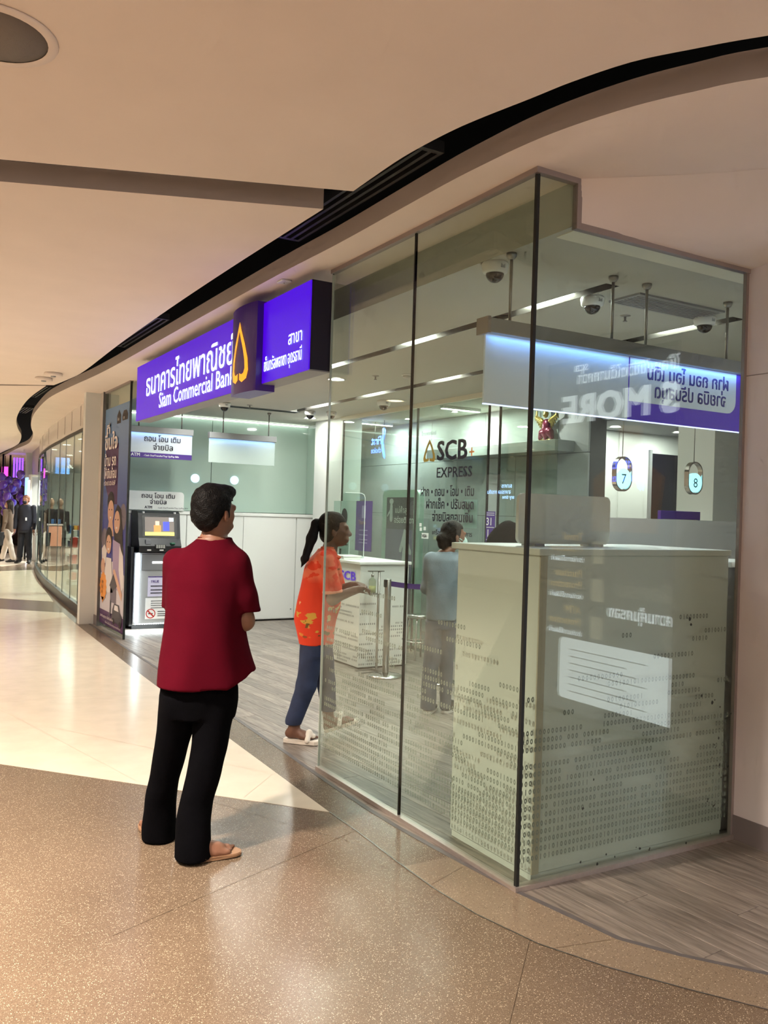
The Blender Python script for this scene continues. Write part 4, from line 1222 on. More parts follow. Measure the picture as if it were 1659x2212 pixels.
# ------------------------------------------------------------------ tall poster pane by the white wall
PXX = .17
w7 = struct(prism('window_7', [(7.5, .02), (8.78, .02), (8.78, 3.06), (7.5, 3.06)], PXX - .006, PXX + .006, M_GLASS, None, 'x'), 'tall glass pane covered by the family poster')
box('edge_seal', (PXX - .012, 7.488, .0), (PXX + .012, 7.505, 3.06), M_SIL, w7)
box('head_rail', (PXX - .02, 7.49, 3.045), (PXX + .02, 8.8, 3.07), M_TRIM, w7)
pt = thing('tall_poster', 'tall blue and purple printed poster with a smiling family of three', 'poster', (PXX, 8.15, .03))
def gradient(nm, c0, c1, z0, z1):
    m = bpy.data.materials.new(nm); m.use_nodes = True
    nt = m.node_tree; b = nt.nodes['Principled BSDF']
    tc = nt.nodes.new('ShaderNodeTexCoord'); sp = nt.nodes.new('ShaderNodeSeparateXYZ')
    nt.links.new(tc.outputs['Object'], sp.inputs[0])
    mr = nt.nodes.new('ShaderNodeMapRange'); mr.inputs[1].default_value = z0; mr.inputs[2].default_value = z1
    nt.links.new(sp.outputs[2], mr.inputs[0])
    r = nt.nodes.new('ShaderNodeValToRGB'); r.color_ramp.elements[0].color = lin(*c0); r.color_ramp.elements[1].color = lin(*c1)
    nt.links.new(mr.outputs[0], r.inputs[0]); nt.links.new(r.outputs[0], b.inputs['Base Color'])
    b.inputs['Roughness'].default_value = .4
    return m
Y0, Y1 = 7.52, 8.76
QX = PXX - .009
sh = box('sheet', (QX, Y0, .06), (QX + .002, Y1, 2.83), gradient('poster_print', (56, 62, 156), (110, 150, 196), 1.2, 2.8), pt)
def print_poly(nm, pts, m, layer, parent=sh):
    """flat print on the poster: (u, v) with u 0..1 read left to right and v in metres above the floor"""
    bm = bmesh.new()
    bm.faces.new([bm.verts.new((QX - .0008 * layer, Y1 - u * (Y1 - Y0), v)) for u, v in pts])
    return bmobj(nm, bm, m, parent)
def ell(u, v, ru, rv, n=20):
    return [(u + ru * math.cos(2 * math.pi * k / n), v + rv * math.sin(2 * math.pi * k / n)) for k in range(n)]
Mp = mat('print_plum', (74, 34, 92), .4); Msk = mat('print_skin', (214, 172, 150), .45); Mhr = mat('print_hair', (36, 28, 34), .5)
Mlil = mat('print_lilac', (168, 150, 190), .45); Mw = mat('print_white', (226, 222, 226), .45); Mor = mat('print_orange', (236, 150, 50), .4)
Mgr = mat('print_grey', (116, 110, 128), .45)
print_poly('footer_band', [(0, .06), (1, .06), (1, .24), (0, .24)], Mp, 1)
print_poly('pale_field', [(0, .24), (1, .24), (1, .75), (.6, .9), (.3, .85), (0, .7)], mat('print_pale_field', (206, 202, 214), .45), 1)
print_poly('cloud', ell(.12, 1.15, .14, .14), Mgr, 1); print_poly('cloud', ell(.88, 1.45, .12, .16), Mgr, 1)
print_poly('plum_ribbon', [(.06, 1.87), (.30, 1.60), (.62, 1.60), (.62, 2.36), (.06, 2.36)], Mp, 1)
print_poly('father_hair', ell(.36, 1.63, .15, .13), Mhr, 2); print_poly('father_face', ell(.37, 1.50, .13, .15), Msk, 3)
print_poly('father_neck', [(.30, 1.40), (.45, 1.40), (.52, 1.2), (.22, 1.2)], Msk, 2)
print_poly('mother_hair', [(.56, 1.52), (.66, 1.60), (.80, 1.54), (.88, 1.3), (.95, .95), (.80, .88), (.62, 1.0), (.54, 1.2)], Mhr, 3); print_poly('mother_face', ell(.65, 1.38, .12, .14), Msk, 4)
print_poly('mother_top', [(.50, 1.16), (.80, 1.12), (.92, .95), (.90, .55), (.56, .55)], Mlil, 4)
print_poly('mother_sleeve', [(.78, 1.10), (.94, .98), (1.0, .62), (.9, .55), (.78, .8)], Mw, 5)
print_poly('mother_arm', [(.55, .78), (.62, .80), (.95, .52), (.92, .44), (.6, .68)], Msk, 6)
print_poly('child_hair', ell(.33, 1.17, .14, .14), Mhr, 5); print_poly('child_face', ell(.33, 1.09, .11, .12), Msk, 6)
print_poly('child_top', [(.24, .92), (.46, .92), (.56, .5), (.30, .48), (.18, .7)], Mw, 6)
print_poly('child_hand', ell(.10, .80, .09, .10), Msk, 6)
print_poly('fan', [(.05, .86), (.02, 1.02), (.14, 1.08), (.26, 1.0), (.20, .84)], Mw, 5)
for nm, u, v in (('mouth', .38, 1.43), ('mouth', .65, 1.31), ('mouth', .33, 1.03)):
    print_poly(nm, ell(u, v, .035, .014, 10), Mw, 8)
for u, v in ((.32, 1.53), (.42, 1.53), (.60, 1.41), (.70, 1.41), (.28, 1.12), (.38, 1.12)):
    print_poly('eye', ell(u, v, .018, .01, 8), Mhr, 8)
print_poly('starburst', [(.14 + (.135 if k % 2 else .16) * math.cos(k * math.pi / 14), .54 + (.17 if k % 2 else .19) * math.sin(k * math.pi / 14)) for k in range(28)], Mor, 7)
print_poly('burst_tail', [(.06, .40), (.18, .40), (.13, .32)], Mor, 7)
for k in range(3): text(('ออม', 'บ้าน', 'รถ')[k], .055, mat('burst_ink', (120, 70, 20), .5), sh, (QX - .009, 8.66, .58 - k * .065), NX, 'L', .02)
print_poly('house_roof', [(.42, .58), (.58, .74), (.74, .60), (.58, .52)], mat('print_slate', (74, 72, 84), .45), 7)
print_poly('house_wall', [(.46, .38), (.70, .38), (.70, .58), (.46, .56)], Mgr, 6)
print_poly('house_post', [(.46, .20), (.50, .20), (.50, .40), (.46, .40)], MATS['print_slate'], 7)
print_poly('car_body', [(.55, .16), (.95, .14), (.97, .25), (.88, .30), (.83, .38), (.64, .38), (.58, .30)], MATS['print_slate'], 8)
print_poly('car_glass', [(.65, .30), (.84, .30), (.80, .365), (.67, .365)], Mw, 9)
print_poly('car_wheel', ell(.64, .16, .05, .04, 12), Mhr, 9); print_poly('car_wheel', ell(.90, .15, .05, .04, 12), Mhr, 9)
Mpt = mat('poster_title', (246, 236, 236), .4)
for s, v, sz, w in (('ที่', 2.50, .16, .17), ('ชื่นใจ', 2.30, .26, .66), ('บ้าน รถ', 2.09, .19, .62), ('ให้เงินก้อน', 1.93, .17, .66), ('ทวีสิทธิ์ SCB จัดให้', 1.84, .07, .62)):
    words(s, sz, Mpt, sh, (QX - .008, 8.70 if s != 'ที่' else 8.62, v), NX, 'L', .03, width=w)
for u, poly in ((.60, [(-.08, 0), (.08, 0), (.08, .10), (0, .17), (-.08, .10)]), (.84, [(-.10, .02), (.11, .02), (.12, .08), (.06, .14), (-.05, .14), (-.11, .08)])):
    lg = print_poly('round_logo', [(u + a, 2.60 + b) for a, b in poly], Mhr, 3)
    text('บ้าน' if u < .7 else 'รถ', .05, M_WHITEINK, lg, (QX - .005, Y1 - u * (Y1 - Y0) + .05, 2.635), NX, 'L', .02)
text('วงเงินสูงสุด เริ่มต้นเพียง', .045, Mpt, sh, (QX - .008, 8.68, .15), NX, 'L', .01, width=.7)
text('เงื่อนไขเป็นไปตามที่ธนาคารกำหนด', .035, Mpt, sh, (QX - .008, 8.40, .09), NX, 'L', width=.8)

# white cladding wall with rounded shop window
wl = struct(prism('wall_left', [(8.80, 0.13), (9.98, 0.13), (9.98, 3.07), (8.80, 3.07)], .14, .40, mat('white_cladding', (222, 214, 208), .22, noise=.02), None, 'x'), 'glossy white clad wall beyond the tall poster')
box('metal_return', (.13, 8.785, .0), (.40, 8.80, 3.07), mat('grey_return', (126, 122, 120), .35, .5), wl)
box('panel_joint', (.137, 9.32, .13), (.141, 9.325, 3.07), M_TRIM, wl); box('panel_joint', (.137, 8.8, 2.25), (.141, 9.98, 2.254), M_TRIM, wl)
struct(prism('baseboard_left', [(8.79, 0), (10.0, 0), (10.0, .13), (8.79, .13)], .132, .40, mat('grey_skirting', (128, 118, 118), .5), None, 'x'), 'grey skirting of the glossy white wall')
# curved shop front
CURVE = smooth_curve([(.15, 9.95), (.18, 10.5), (.25, 11.8), (.33, 13.), (.47, 15.1), (.73, 17.7), (1.0, 19.8)], 4)
def shell(name, z0, z1, m, th=.05, pts=CURVE, label=None, parent=None, zf=None):
    vs = []; fs = []
    n_ = len(pts)
    for i, (x, y) in enumerate(pts):
        a = zf(i / (n_ - 1)) if zf else (z0, z1)
        vs += [(x, y, a[0]), (x, y, a[1]), (x + th, y, a[1]), (x + th, y, a[0])]
    for i in range(n_ - 1):
        o = 4 * i
        for c in range(4): fs.append((o + c, o + (c + 1) % 4, o + 4 + (c + 1) % 4, o + 4 + c))
    fs += [(0, 1, 2, 3), (4 * n_ - 1, 4 * n_ - 2, 4 * n_ - 3, 4 * n_ - 4)]
    return link(name, meshdata(name, vs, fs), m, parent)
def top_z(s):   # head of the rounded opening
    e = min(s / .08, 1.0); f_ = min((1 - s) / .06, 1.0)
    return 2.70 - .45 * (1 - math.sqrt(max(0, 1 - (1 - e) ** 2))) - .3 * (1 - math.sqrt(max(0, 1 - (1 - f_) ** 2)))
wcl = MATS['white_cladding']
dense = smooth_curve(CURVE, 3)
ch = struct(shell('wall_curved', 0, 0, wcl, .12, dense, zf=lambda s: (top_z(s), 3.07)), 'curved white fascia above the neighbouring shop window')
shell('opening_trim', 0, 0, M_DARK, .05, [(x - .01, y) for x, y in dense], parent=ch, zf=lambda s: (top_z(s) - .05, top_z(s)))
for k in range(3, len(dense) - 3, 9):
    x, y = dense[k]
    box('panel_joint', (x - .004, y - .006, 2.75), (x + .01, y + .006, 3.05), M_TRIM, ch)
struct(shell('baseboard_shop', 0.0, .14, mat('dark_sill', (70, 70, 74), .4), .10, [(x - .03, y) for x, y in CURVE]), 'dark curved sill under the neighbouring shop window')
M_SHOPG = glass('shop_glass', (226, 234, 228))
seg = [i for i in range(0, len(CURVE), 3)]
for a, b in zip(seg, seg[1:]):
    pts = CURVE[a:b + 1]
    ym = (pts[0][1] + pts[-1][1]) / 2
    s0, s1 = (pts[0][1] - 9.95) / 9.85, (pts[-1][1] - 9.95) / 9.85
    o = shell('window_8', 0, 0, M_SHOPG, .01, pts, zf=lambda s: (.12, top_z(s0 + (s1 - s0) * s)))
    struct(o, 'curved glass pane of the neighbouring shop window')
    box('mullion', (pts[-1][0] - .004, pts[-1][1] - .006, .12), (pts[-1][0] + .014, pts[-1][1] + .006, top_z(s1)), mat('mullion_grey', (96, 98, 98), .4), o)

# ------------------------------------------------------------------ people
YAW = math.radians(-30.37)      # people are shaped with x to their viewer's right, y away from the viewer
def person(label, loc, name='person', group=None, yaw=YAW):
    """the figure's body mesh becomes the top-level object"""
    return dict(label=label, loc=loc, yaw=yaw)
def make_body(pd, f, lo, hi, h, m):
    o = organic('person', f, lo, hi, h, m, None)
    o.location = pd['loc']; o.rotation_euler = (0, 0, pd['yaw'])
    tag(o, pd['label'], 'person')
    return o
def head_prims(c, yaw, s=1.0):
    """head centred at c, looking along (sin yaw, cos yaw)"""
    F = np.array((math.sin(yaw), math.cos(yaw), 0)); R_ = np.array((math.cos(yaw), -math.sin(yaw), 0)); U = np.array((0, 0, 1.))
    c = np.array(c)
    P = lambda f_, r_, u_: tuple(c + (F * f_ + R_ * r_ + U * u_) * s)
    ya = -yaw
    skull = [sdf_ell(P(-.012, 0, .025), (.074 * s, .094 * s, .092 * s), ya), sdf_ell(P(.03, 0, -.045), (.058 * s, .062 * s, .072 * s), ya),
             sdf_ell(P(.062, 0, -.085), (.03 * s, .026 * s, .024 * s), ya),
             sdf_cone(P(.088, 0, .005), P(.108, 0, -.03), .009 * s, .015 * s), sdf_ell(P(.086, 0, -.062), (.026 * s, .012 * s, .008 * s), ya),
             sdf_ell(P(.086, 0, -.074), (.022 * s, .011 * s, .007 * s), ya),
             sdf_cone(P(.078, -.04, .02), P(.082, .04, .02), .014 * s, .014 * s),
             sdf_ell(P(.06, .035, -.02), (.024 * s, .022 * s, .026 * s), ya), sdf_ell(P(.06, -.035, -.02), (.024 * s, .022 * s, .026 * s), ya)]
    ears = [sdf_ell(P(-.005, q * .078, -.018), (.010 * s, .020 * s, .032 * s), ya + q * .25) for q in (-1, 1)]
    f1 = smin(skull, .018 * s); f2 = smin([f1] + ears, .006 * s)
    return f2, P
def hand_prims(w, d, n, curl=.5, s=1.0, thumb=1):
    """wrist w, pointing along d, palm normal n: palm and five fingers"""
    w = np.array(w, float); d = np.array(d, float); d /= np.linalg.norm(d); n = np.array(n, float); n -= d * (n @ d); n /= np.linalg.norm(n)
    r = np.cross(d, n)
    out = [sdf_cone(tuple(w), tuple(w + d * .045 * s), .024 * s, .028 * s), sdf_cone(tuple(w + d * .04 * s - r * .018 * s), tuple(w + d * .07 * s - r * .018 * s), .015 * s, .013 * s),
           sdf_cone(tuple(w + d * .04 * s + r * .018 * s), tuple(w + d * .07 * s + r * .018 * s), .015 * s, .013 * s)]
    for k, L in enumerate((.072, .08, .074, .058)):
        b = w + d * (.078 - .004 * abs(k - 1)) * s + r * (-.028 + .0188 * k) * s
        a1 = curl * .7; a2 = curl * 1.7
        p1 = b + (d * math.cos(a1) - n * math.sin(a1)) * L * .5 * s
        p2 = p1 + (d * math.cos(a2) - n * math.sin(a2)) * L * .5 * s
        out += [sdf_cone(tuple(b), tuple(p1), .0088 * s, .008 * s), sdf_cone(tuple(p1), tuple(p2), .008 * s, .0066 * s)]
    tb = w + d * .022 * s - r * thumb * .024 * s
    t1 = tb + (d * .75 - r * thumb * .6 - n * .3) * .036 * s; t2 = t1 + (d * .9 - n * .5) * .03 * s
    out += [sdf_cone(tuple(tb), tuple(t1), .012 * s, .010 * s), sdf_cone(tuple(t1), tuple(t2), .010 * s, .0075 * s)]
    return out
def foot_prims(heel, d, s=1.0):
    """bare foot on the floor from heel along d with five toes"""
    h = np.array(heel, float); d = np.array((d[0], d[1], 0.), float); d /= np.linalg.norm(d); r = np.array((d[1], -d[0], 0))
    U = np.array((0, 0, 1.))
    out = [sdf_cone(tuple(h + d * .03 * s + U * .035 * s), tuple(h + d * .13 * s + U * .032 * s), .033 * s, .03 * s), sdf_cone(tuple(h + d * .06 * s + U * .06 * s), tuple(h + d * .15 * s + U * .03 * s), .028 * s, .024 * s),
           sdf_cone(tuple(h + d * .13 * s - r * .015 * s + U * .024 * s), tuple(h + d * .19 * s - r * .02 * s + U * .018 * s), .026 * s, .018 * s),
           sdf_cone(tuple(h + d * .12 * s + r * .015 * s + U * .022 * s), tuple(h + d * .175 * s + r * .024 * s + U * .016 * s), .024 * s, .015 * s)]
    for k in range(5):
        b = h + d * (.19 - .008 * k) * s + r * (-.034 + .0165 * k) * s + U * .013 * s
        out.append(sdf_cone(tuple(b), tuple(b + d * (.036 - .003 * k) * s), (.0115 if k == 0 else .0085) * s, (.0105 if k == 0 else .007) * s))
    return out
def sole(name, heel, d, m, parent, s=1.0, z0=.004, z1=.02, w=.047):
    h = Vector((heel[0], heel[1])); d = Vector((d[0], d[1])).normalized(); r = Vector((d.y, -d.x))
    pts = []
    prof = [(-.012, 0), (-.005, .6), (.03, .78), (.1, .72), (.17, 1.0), (.215, .98), (.24, .7), (.252, 0)]
    for u, v in prof: pts.append(h + d * u * s + r * v * w * s)
    for u, v in prof[-2:0:-1]: pts.append(h + d * u * s - r * v * w * s)
    return prism(name, [(p.x, p.y) for p in pts], z0, z1, m, parent, 'z', True, .003)

SKIN1 = mat('skin_tan', (134, 94, 74), .5, noise=.06, nscale=30)
SKIN2 = mat('skin_dark', (108, 74, 58), .5, noise=.06, nscale=30)
SKIN3 = mat('skin_light', (196, 152, 126), .5, noise=.05, nscale=30)
HAIR = mat('black_hair', (6, 5, 6), .6, spec=.2, bump=.5, bscale=140)

# ---- man in the dark red T-shirt, seen from behind, arms folded
pd = person('man seen from behind in dark red T-shirt and black flared trousers, arms folded', (-1.066, 1.003, .003))
hf, P = head_prims((.033, .02, 1.565), math.radians(34), 1.0)
arms = [sdf_cone((.15, .01, 1.335), (.185, .03, 1.06), .045, .042), sdf_cone((.185, .03, 1.06), (.03, .20, 1.085), .042, .03),
        sdf_cone((-.115, .03, 1.315), (-.14, .10, 1.09), .042, .04), sdf_cone((-.14, .10, 1.09), (.0, .20, 1.11), .042, .034), sdf_cone((.0, .20, 1.11), (.10, .10, 1.10), .034, .026)]
trunk = [sdf_loft([(.72, -.02, .0, .13, .10), (.95, .0, .0, .13, .095), (1.2, .01, .0, .16, .10), (1.36, .015, .01, .16, .085), (1.43, .03, .02, .07, .06)])]
legs = [sdf_cone((.06, 0, .8), (.045, -.03, .45), .075, .055), sdf_cone((.045, -.03, .45), (.0, -.10, .07), .055, .036),
        sdf_cone((-.10, 0, .8), (-.15, .04, .45), .075, .055), sdf_cone((-.15, .04, .45), (-.215, .12, .07), .055, .036)]
neck = [sdf_cone((.03, .015, 1.40), (.035, .025, 1.52), .058, .055)]
f_feet = foot_prims((-.005, -.15, .012), (.72, .45)) + foot_prims((-.225, .07, .012), (-.35, .94))
f_hand = hand_prims((.10, .10, 1.10), (.82, -.5, -.06), (.3, .9, .2), .5)
body = smin([smin(trunk + legs + neck, .05), smin(arms, .03), hf, smin(f_feet, .008), smin(f_hand, .004)], .012)
man = make_body(pd, body, (-.34, -.22, .0), (.34, .33, 1.73), .009, SKIN1)
hair = smin([sdf_ell(P(-.018, 0, .045), (.087, .104, .088), -math.radians(34)), sdf_ell(P(-.055, 0, -.01), (.078, .066, .085), -math.radians(34)), sdf_ell(P(.05, .02, .095), (.05, .05, .032), 0),
             sdf_cone(P(.0, .07, .02), P(.01, .078, -.022), .016, .008), sdf_cone(P(.0, -.07, .02), P(.01, -.078, -.022), .016, .008)], .02)
hair = folds(hair, .0022, 70, 60)
def cutface(f, P, off=.068, low=-.06):
    a = np.array(P(off, 0, .06)); fd = np.array(P(1, 0, 0)) - np.array(P(0, 0, 0)); fd = fd / np.linalg.norm(fd)
    c = np.array(P(0, 0, 0))
    def g(X, Y, Z):
        fwd = (X - c[0]) * fd[0] + (Y - c[1]) * fd[1]
        lim = np.where(Z > c[2] + .075, .2, off - .03)      # below the fringe the hair stays behind the face
        lim = np.where(Z > c[2] + .05, off + .02, lim)
        return np.maximum(f(X, Y, Z), fwd - lim)
    return g
organic('hair', cutface(hair, P, .055), (-.15, -.16, 1.40), (.22, .2, 1.76), .006, HAIR, man)
RED = mat('dark_red_cotton', (80, 6, 24), .95, spec=.08, noise=.06, nscale=8, bump=.1, bscale=300)
shirt = sdf_loft([(.76, .0, .0, .198, .155), (.80, .002, .0, .197, .155), (.95, .0, .0, .185, .15), (1.1, .0, .0, .178, .145), (1.25, .005, .01, .185, .14), (1.31, .012, .012, .186, .125), (1.36, .018, .015, .158, .11), (1.405, .026, .016, .11, .085), (1.437, .031, .016, .072, .066)], 2.3)
slv = [sdf_cone((.135, .0, 1.325), (.178, .012, 1.17), .07, .062), sdf_cone((.178, .012, 1.17), (.197, .03, 1.09), .062, .066), sdf_cone((-.13, .02, 1.322), (-.15, .085, 1.10), .07, .066)]
flare = sdf_cone((.10, .03, 1.0), (.165, .05, .80), .07, .085)
def slice_sleeves(f):
    def g(X, Y, Z):
        d = f(X, Y, Z)
        return np.maximum(d, np.where((np.abs(X) > .19), 1.112 - Z - (.25 - X) * .1, -1))
    return g
sl_ = smin(slv, .03)
sl_cut = lambda X, Y, Z: np.maximum(sl_(X, Y, Z), 1.105 - Z)
fl_cut = lambda X, Y, Z: np.maximum(flare(X, Y, Z), (.77 + np.clip((X - .12) * .55, 0, .06)) - Z)
sh_ = smin([shirt, sl_cut], .025)
sh_f = lambda X, Y, Z: np.maximum(np.minimum(folds(sh_, .008, 17, 4.2)(X, Y, Z), 9), .758 - Z)
sh_all = smin([sh_f, fl_cut], .05)
sh_all2 = lambda X, Y, Z: np.maximum(sh_all(X, Y, Z), .757 + np.clip((X - .13) * .6, 0, .06) - Z)
organic('t_shirt', sh_all2, (-.29, -.22, .72), (.34, .24, 1.47), .0085, RED, man)
organic('neck_rib', lambda X, Y, Z: np.maximum(sdf_loft([(1.40, .03, .017, .082, .073), (1.447, .031, .017, .071, .065)])(X, Y, Z), -sdf_loft([(1.38, .03, .017, .066, .06), (1.46, .031, .017, .064, .058)])(X, Y, Z)), (-.08, -.08, 1.385), (.14, .11, 1.46), .006, RED, man)
BLK = mat('black_denim', (5, 5, 8), .95, spec=.06, noise=.2, nscale=14, bump=.15, bscale=200)
tr = smin([sdf_loft([(.62, -.012, 0, .172, .115), (.7, -.012, 0, .18, .125), (.86, -.01, 0, .172, .125)]),
           sdf_loft([(.005, -.205, .125, .078, .092), (.06, -.205, .12, .08, .09), (.17, -.198, .10, .074, .08), (.30, -.176, .07, .069, .076), (.47, -.134, .03, .077, .085), (.65, -.106, 0, .09, .105), (.72, -.10, 0, .088, .11)]),
           sdf_loft([(.012, .012, -.105, .084, .098), (.06, .008, -.105, .082, .094), (.17, .0, -.09, .076, .084), (.25, .01, -.07, .074, .08), (.37, .036, -.05, .078, .082), (.53, .056, -.02, .084, .09), (.70, .073, 0, .09, .105), (.75, .073, 0, .088, .11)])], .012)
organic('trousers', folds(tr, .003, 20, 11, .7), (-.32, -.24, -.01), (.24, .26, .88), .009, BLK, man)
SAND = mat('tan_sandal', (150, 116, 88), .6)
sole('sandal', (-.005, -.15), (.72, .45), SAND, man, 1.0); sole('sandal', (-.225, .07), (-.35, .94), SAND, man, 1.0)
tube('sandal_strap', [(.07, -.16, .02), (.085, -.09, .058), (.115, -.035, .02)], .008, mat('strap_brown', (96, 66, 50), .6), man, 8, True)

# ---- woman in the orange printed shirt walking past the entrance
pd = person('woman with ponytail in orange printed shirt and blue jeans walking past the glass', (.251, 2.509, .0))
hf, P = head_prims((.108, .0, 1.462), math.radians(86), .98)
arms = [sdf_cone((.06, -.11, 1.24), (.115, -.14, 1.0), .05, .04), sdf_cone((.115, -.14, 1.0), (.255, -.10, 1.055), .04, .028),
        sdf_cone((.06, .12, 1.24), (.12, .14, 1.02), .05, .04), sdf_cone((.12, .14, 1.02), (.23, .08, 1.075), .04, .028)]
trunk = [sdf_loft([(.66, .0, 0, .10, .14), (.85, .0, 0, .12, .15), (1.1, .03, 0, .11, .14), (1.24, .04, 0, .09, .15), (1.31, .06, 0, .05, .06)])]
legs = [sdf_cone((-.01, -.06, .7), (-.05, -.06, .40), .06, .048), sdf_cone((-.05, -.06, .40), (-.135, -.05, .08), .048, .038),
        sdf_cone((.02, .07, .7), (.07, .09, .40), .06, .048), sdf_cone((.07, .09, .40), (.10, .12, .11), .048, .038)]
neck = [sdf_cone((.06, 0, 1.27), (.09, 0, 1.40), .05, .047)]
f_feet = foot_prims((-.185, -.045, .03), (.98, -.18), .98)
# raised front foot, heel low, toes up
f2 = [sdf_cone((.095, .12, .075), (.23, .12, .125), .034, .03), sdf_cone((.11, .12, .11), (.2, .12, .12), .03, .025)]
for k in range(5): f2.append(sdf_cone((.235, .085 + .017 * k, .125), (.275 - .004 * k, .085 + .017 * k, .135), .010, .008))
f_hand = hand_prims((.255, -.10, 1.055), (.95, .15, .25), (0, .3, 1), .9, .95) + hand_prims((.23, .08, 1.075), (.9, -.35, .1), (0, -.3, 1), .8, .95)
body = smin([smin(trunk + legs + neck, .05), smin(arms, .03), hf, smin(f_feet, .008), smin(f2, .008), smin(f_hand, .004)], .012)
ow = make_body(pd, body, (-.28, -.24, .0), (.40, .25, 1.62), .009, SKIN2)
hair = smin([sdf_ell(P(-.022, 0, .04), (.084, .098, .088), -math.radians(86)), sdf_ell(P(-.05, 0, -.02), (.076, .06, .08), -math.radians(86)), sdf_cone(P(-.0, .07, .03), P(.0, .074, -.03), .014, .008), sdf_cone(P(-.0, -.07, .03), P(.0, -.074, -.03), .014, .008)], .02)
organic('hair', cutface(folds(hair, .0012, 60, 30), P, .06), (-.1, -.16, 1.30), (.26, .16, 1.62), .006, HAIR, ow)
organic('ponytail', folds(smin([sdf_cone((.03, 0, 1.50), (-.02, -.015, 1.50), .022, .03), sdf_cone((-.02, -.015, 1.50), (-.045, -.05, 1.40), .032, .034), sdf_cone((-.045, -.05, 1.40), (-.085, -.10, 1.26), .034, .024), sdf_cone((-.085, -.10, 1.26), (-.105, -.12, 1.20), .022, .004)], .02), .002, 90, 20), (-.16, -.18, 1.16), (.09, .06, 1.58), .006, HAIR, ow)
bm = bmesh.new(); bm_tube(bm, [(.008 + .002 * math.cos(a), -.008 + .03 * math.cos(a), 1.503 + .03 * math.sin(a)) for a in np.linspace(0, 2 * math.pi, 17)], .006, 6, False)
bmobj('hair_tie', bm, mat('tie_white', (210, 208, 204), .6), ow, True, True)
# shirt cloth: orange with a yellow and green cloud print
def printed(name, base, cols, sc):
    m = bpy.data.materials.new(name); m.use_nodes = True
    nt = m.node_tree; b = nt.nodes['Principled BSDF']; L = nt.links.new
    tc = nt.nodes.new('ShaderNodeTexCoord')
    mp = nt.nodes.new('ShaderNodeMapping'); mp.inputs['Scale'].default_value = (1, 1, 1.9); L(tc.outputs['Object'], mp.inputs[0])
    last = None
    sp = nt.nodes.new('ShaderNodeSeparateXYZ'); L(tc.outputs['Object'], sp.inputs[0])
    prev = None
    for i, (col, lo, hi, zlo, zhi, off) in enumerate(cols):
        n = nt.nodes.new('ShaderNodeTexNoise'); n.inputs['Scale'].default_value = sc; n.inputs['Detail'].default_value = 2.5
        ad = nt.nodes.new('ShaderNodeVectorMath'); ad.inputs[1].default_value = (off, off * .7, off * 1.3); L(mp.outputs[0], ad.inputs[0]); L(ad.outputs[0], n.inputs['Vector'])
        a = nt.nodes.new('ShaderNodeMapRange'); a.inputs[1].default_value = lo; a.inputs[2].default_value = lo + .015; L(n.outputs['Fac'], a.inputs[0])
        z1 = nt.nodes.new('ShaderNodeMapRange'); z1.inputs[1].default_value = zlo; z1.inputs[2].default_value = zlo + .05; L(sp.outputs[2], z1.inputs[0])
        z2 = nt.nodes.new('ShaderNodeMapRange'); z2.inputs[1].default_value = zhi; z2.inputs[2].default_value = zhi - .05; L(sp.outputs[2], z2.inputs[0])
        m1 = nt.nodes.new('ShaderNodeMath'); m1.operation = 'MULTIPLY'; L(a.outputs[0], m1.inputs[0]); L(z1.outputs[0], m1.inputs[1])
        m2 = nt.nodes.new('ShaderNodeMath'); m2.operation = 'MULTIPLY'; L(m1.outputs[0], m2.inputs[0]); L(z2.outputs[0], m2.inputs[1])
        mx = nt.nodes.new('ShaderNodeMix'); mx.data_type = 'RGBA'; L(m2.outputs[0], mx.inputs[0])
        if prev is None: mx.inputs[6].default_value = lin(*base)
        else: L(prev, mx.inputs[6])
        mx.inputs[7].default_value = lin(*col); prev = mx.outputs[2]
    L(prev, b.inputs['Base Color']); b.inputs['Roughness'].default_value = .75
    return m
ORG = printed('orange_print', (226, 62, 26), [((234, 112, 78), .46, 0, 1.10, 1.5, 3.1), ((122, 84, 40), .66, 0, 1.12, 1.24, 8.0), ((214, 164, 62), .60, 0, .72, .98, 1.7), ((112, 80, 30), .61, 0, .70, .9, 5.2), ((238, 206, 150), .64, 0, .78, 1.0, 11.)], 8.)
shirt = sdf_loft([(.678, .004, .0, .118, .165), (.72, .0, .0, .125, .17), (.84, -.008, 0, .15, .18), (.93, .012, 0, .152, .175), (1.1, .03, 0, .14, .165), (1.2, .035, 0, .128, .165), (1.26, .04, 0, .105, .16), (1.3, .05, 0, .075, .11), (1.33, .058, 0, .06, .066)], 2.2)
slv = smin([sdf_cone((.05, -.13, 1.25), (.115, -.155, 1.06), .07, .066), sdf_cone((.05, .13, 1.25), (.12, .155, 1.06), .07, .066)], .0)
slc = lambda X, Y, Z: np.maximum(slv(X, Y, Z), 1.045 - Z + (X - .11) * .15)
sf = folds(smin([shirt, slc], .02), .0045, 18, 7, 1.2)
organic('shirt', lambda X, Y, Z: np.maximum(sf(X, Y, Z), .676 - Z), (-.22, -.27, .64), (.26, .27, 1.37), .008, ORG, ow)
organic('collar', smin([sdf_cone((.06, -.055, 1.30), (.145, -.05, 1.27), .012, .01), sdf_cone((.06, .055, 1.30), (.145, .05, 1.27), .012, .01), sdf_loft([(1.30, .062, 0, .058, .066), (1.345, .07, 0, .054, .06)])], .015), (-.02, -.1, 1.22), (.2, .1, 1.38), .006, mat('collar_orange', (232, 104, 60), .7), ow)
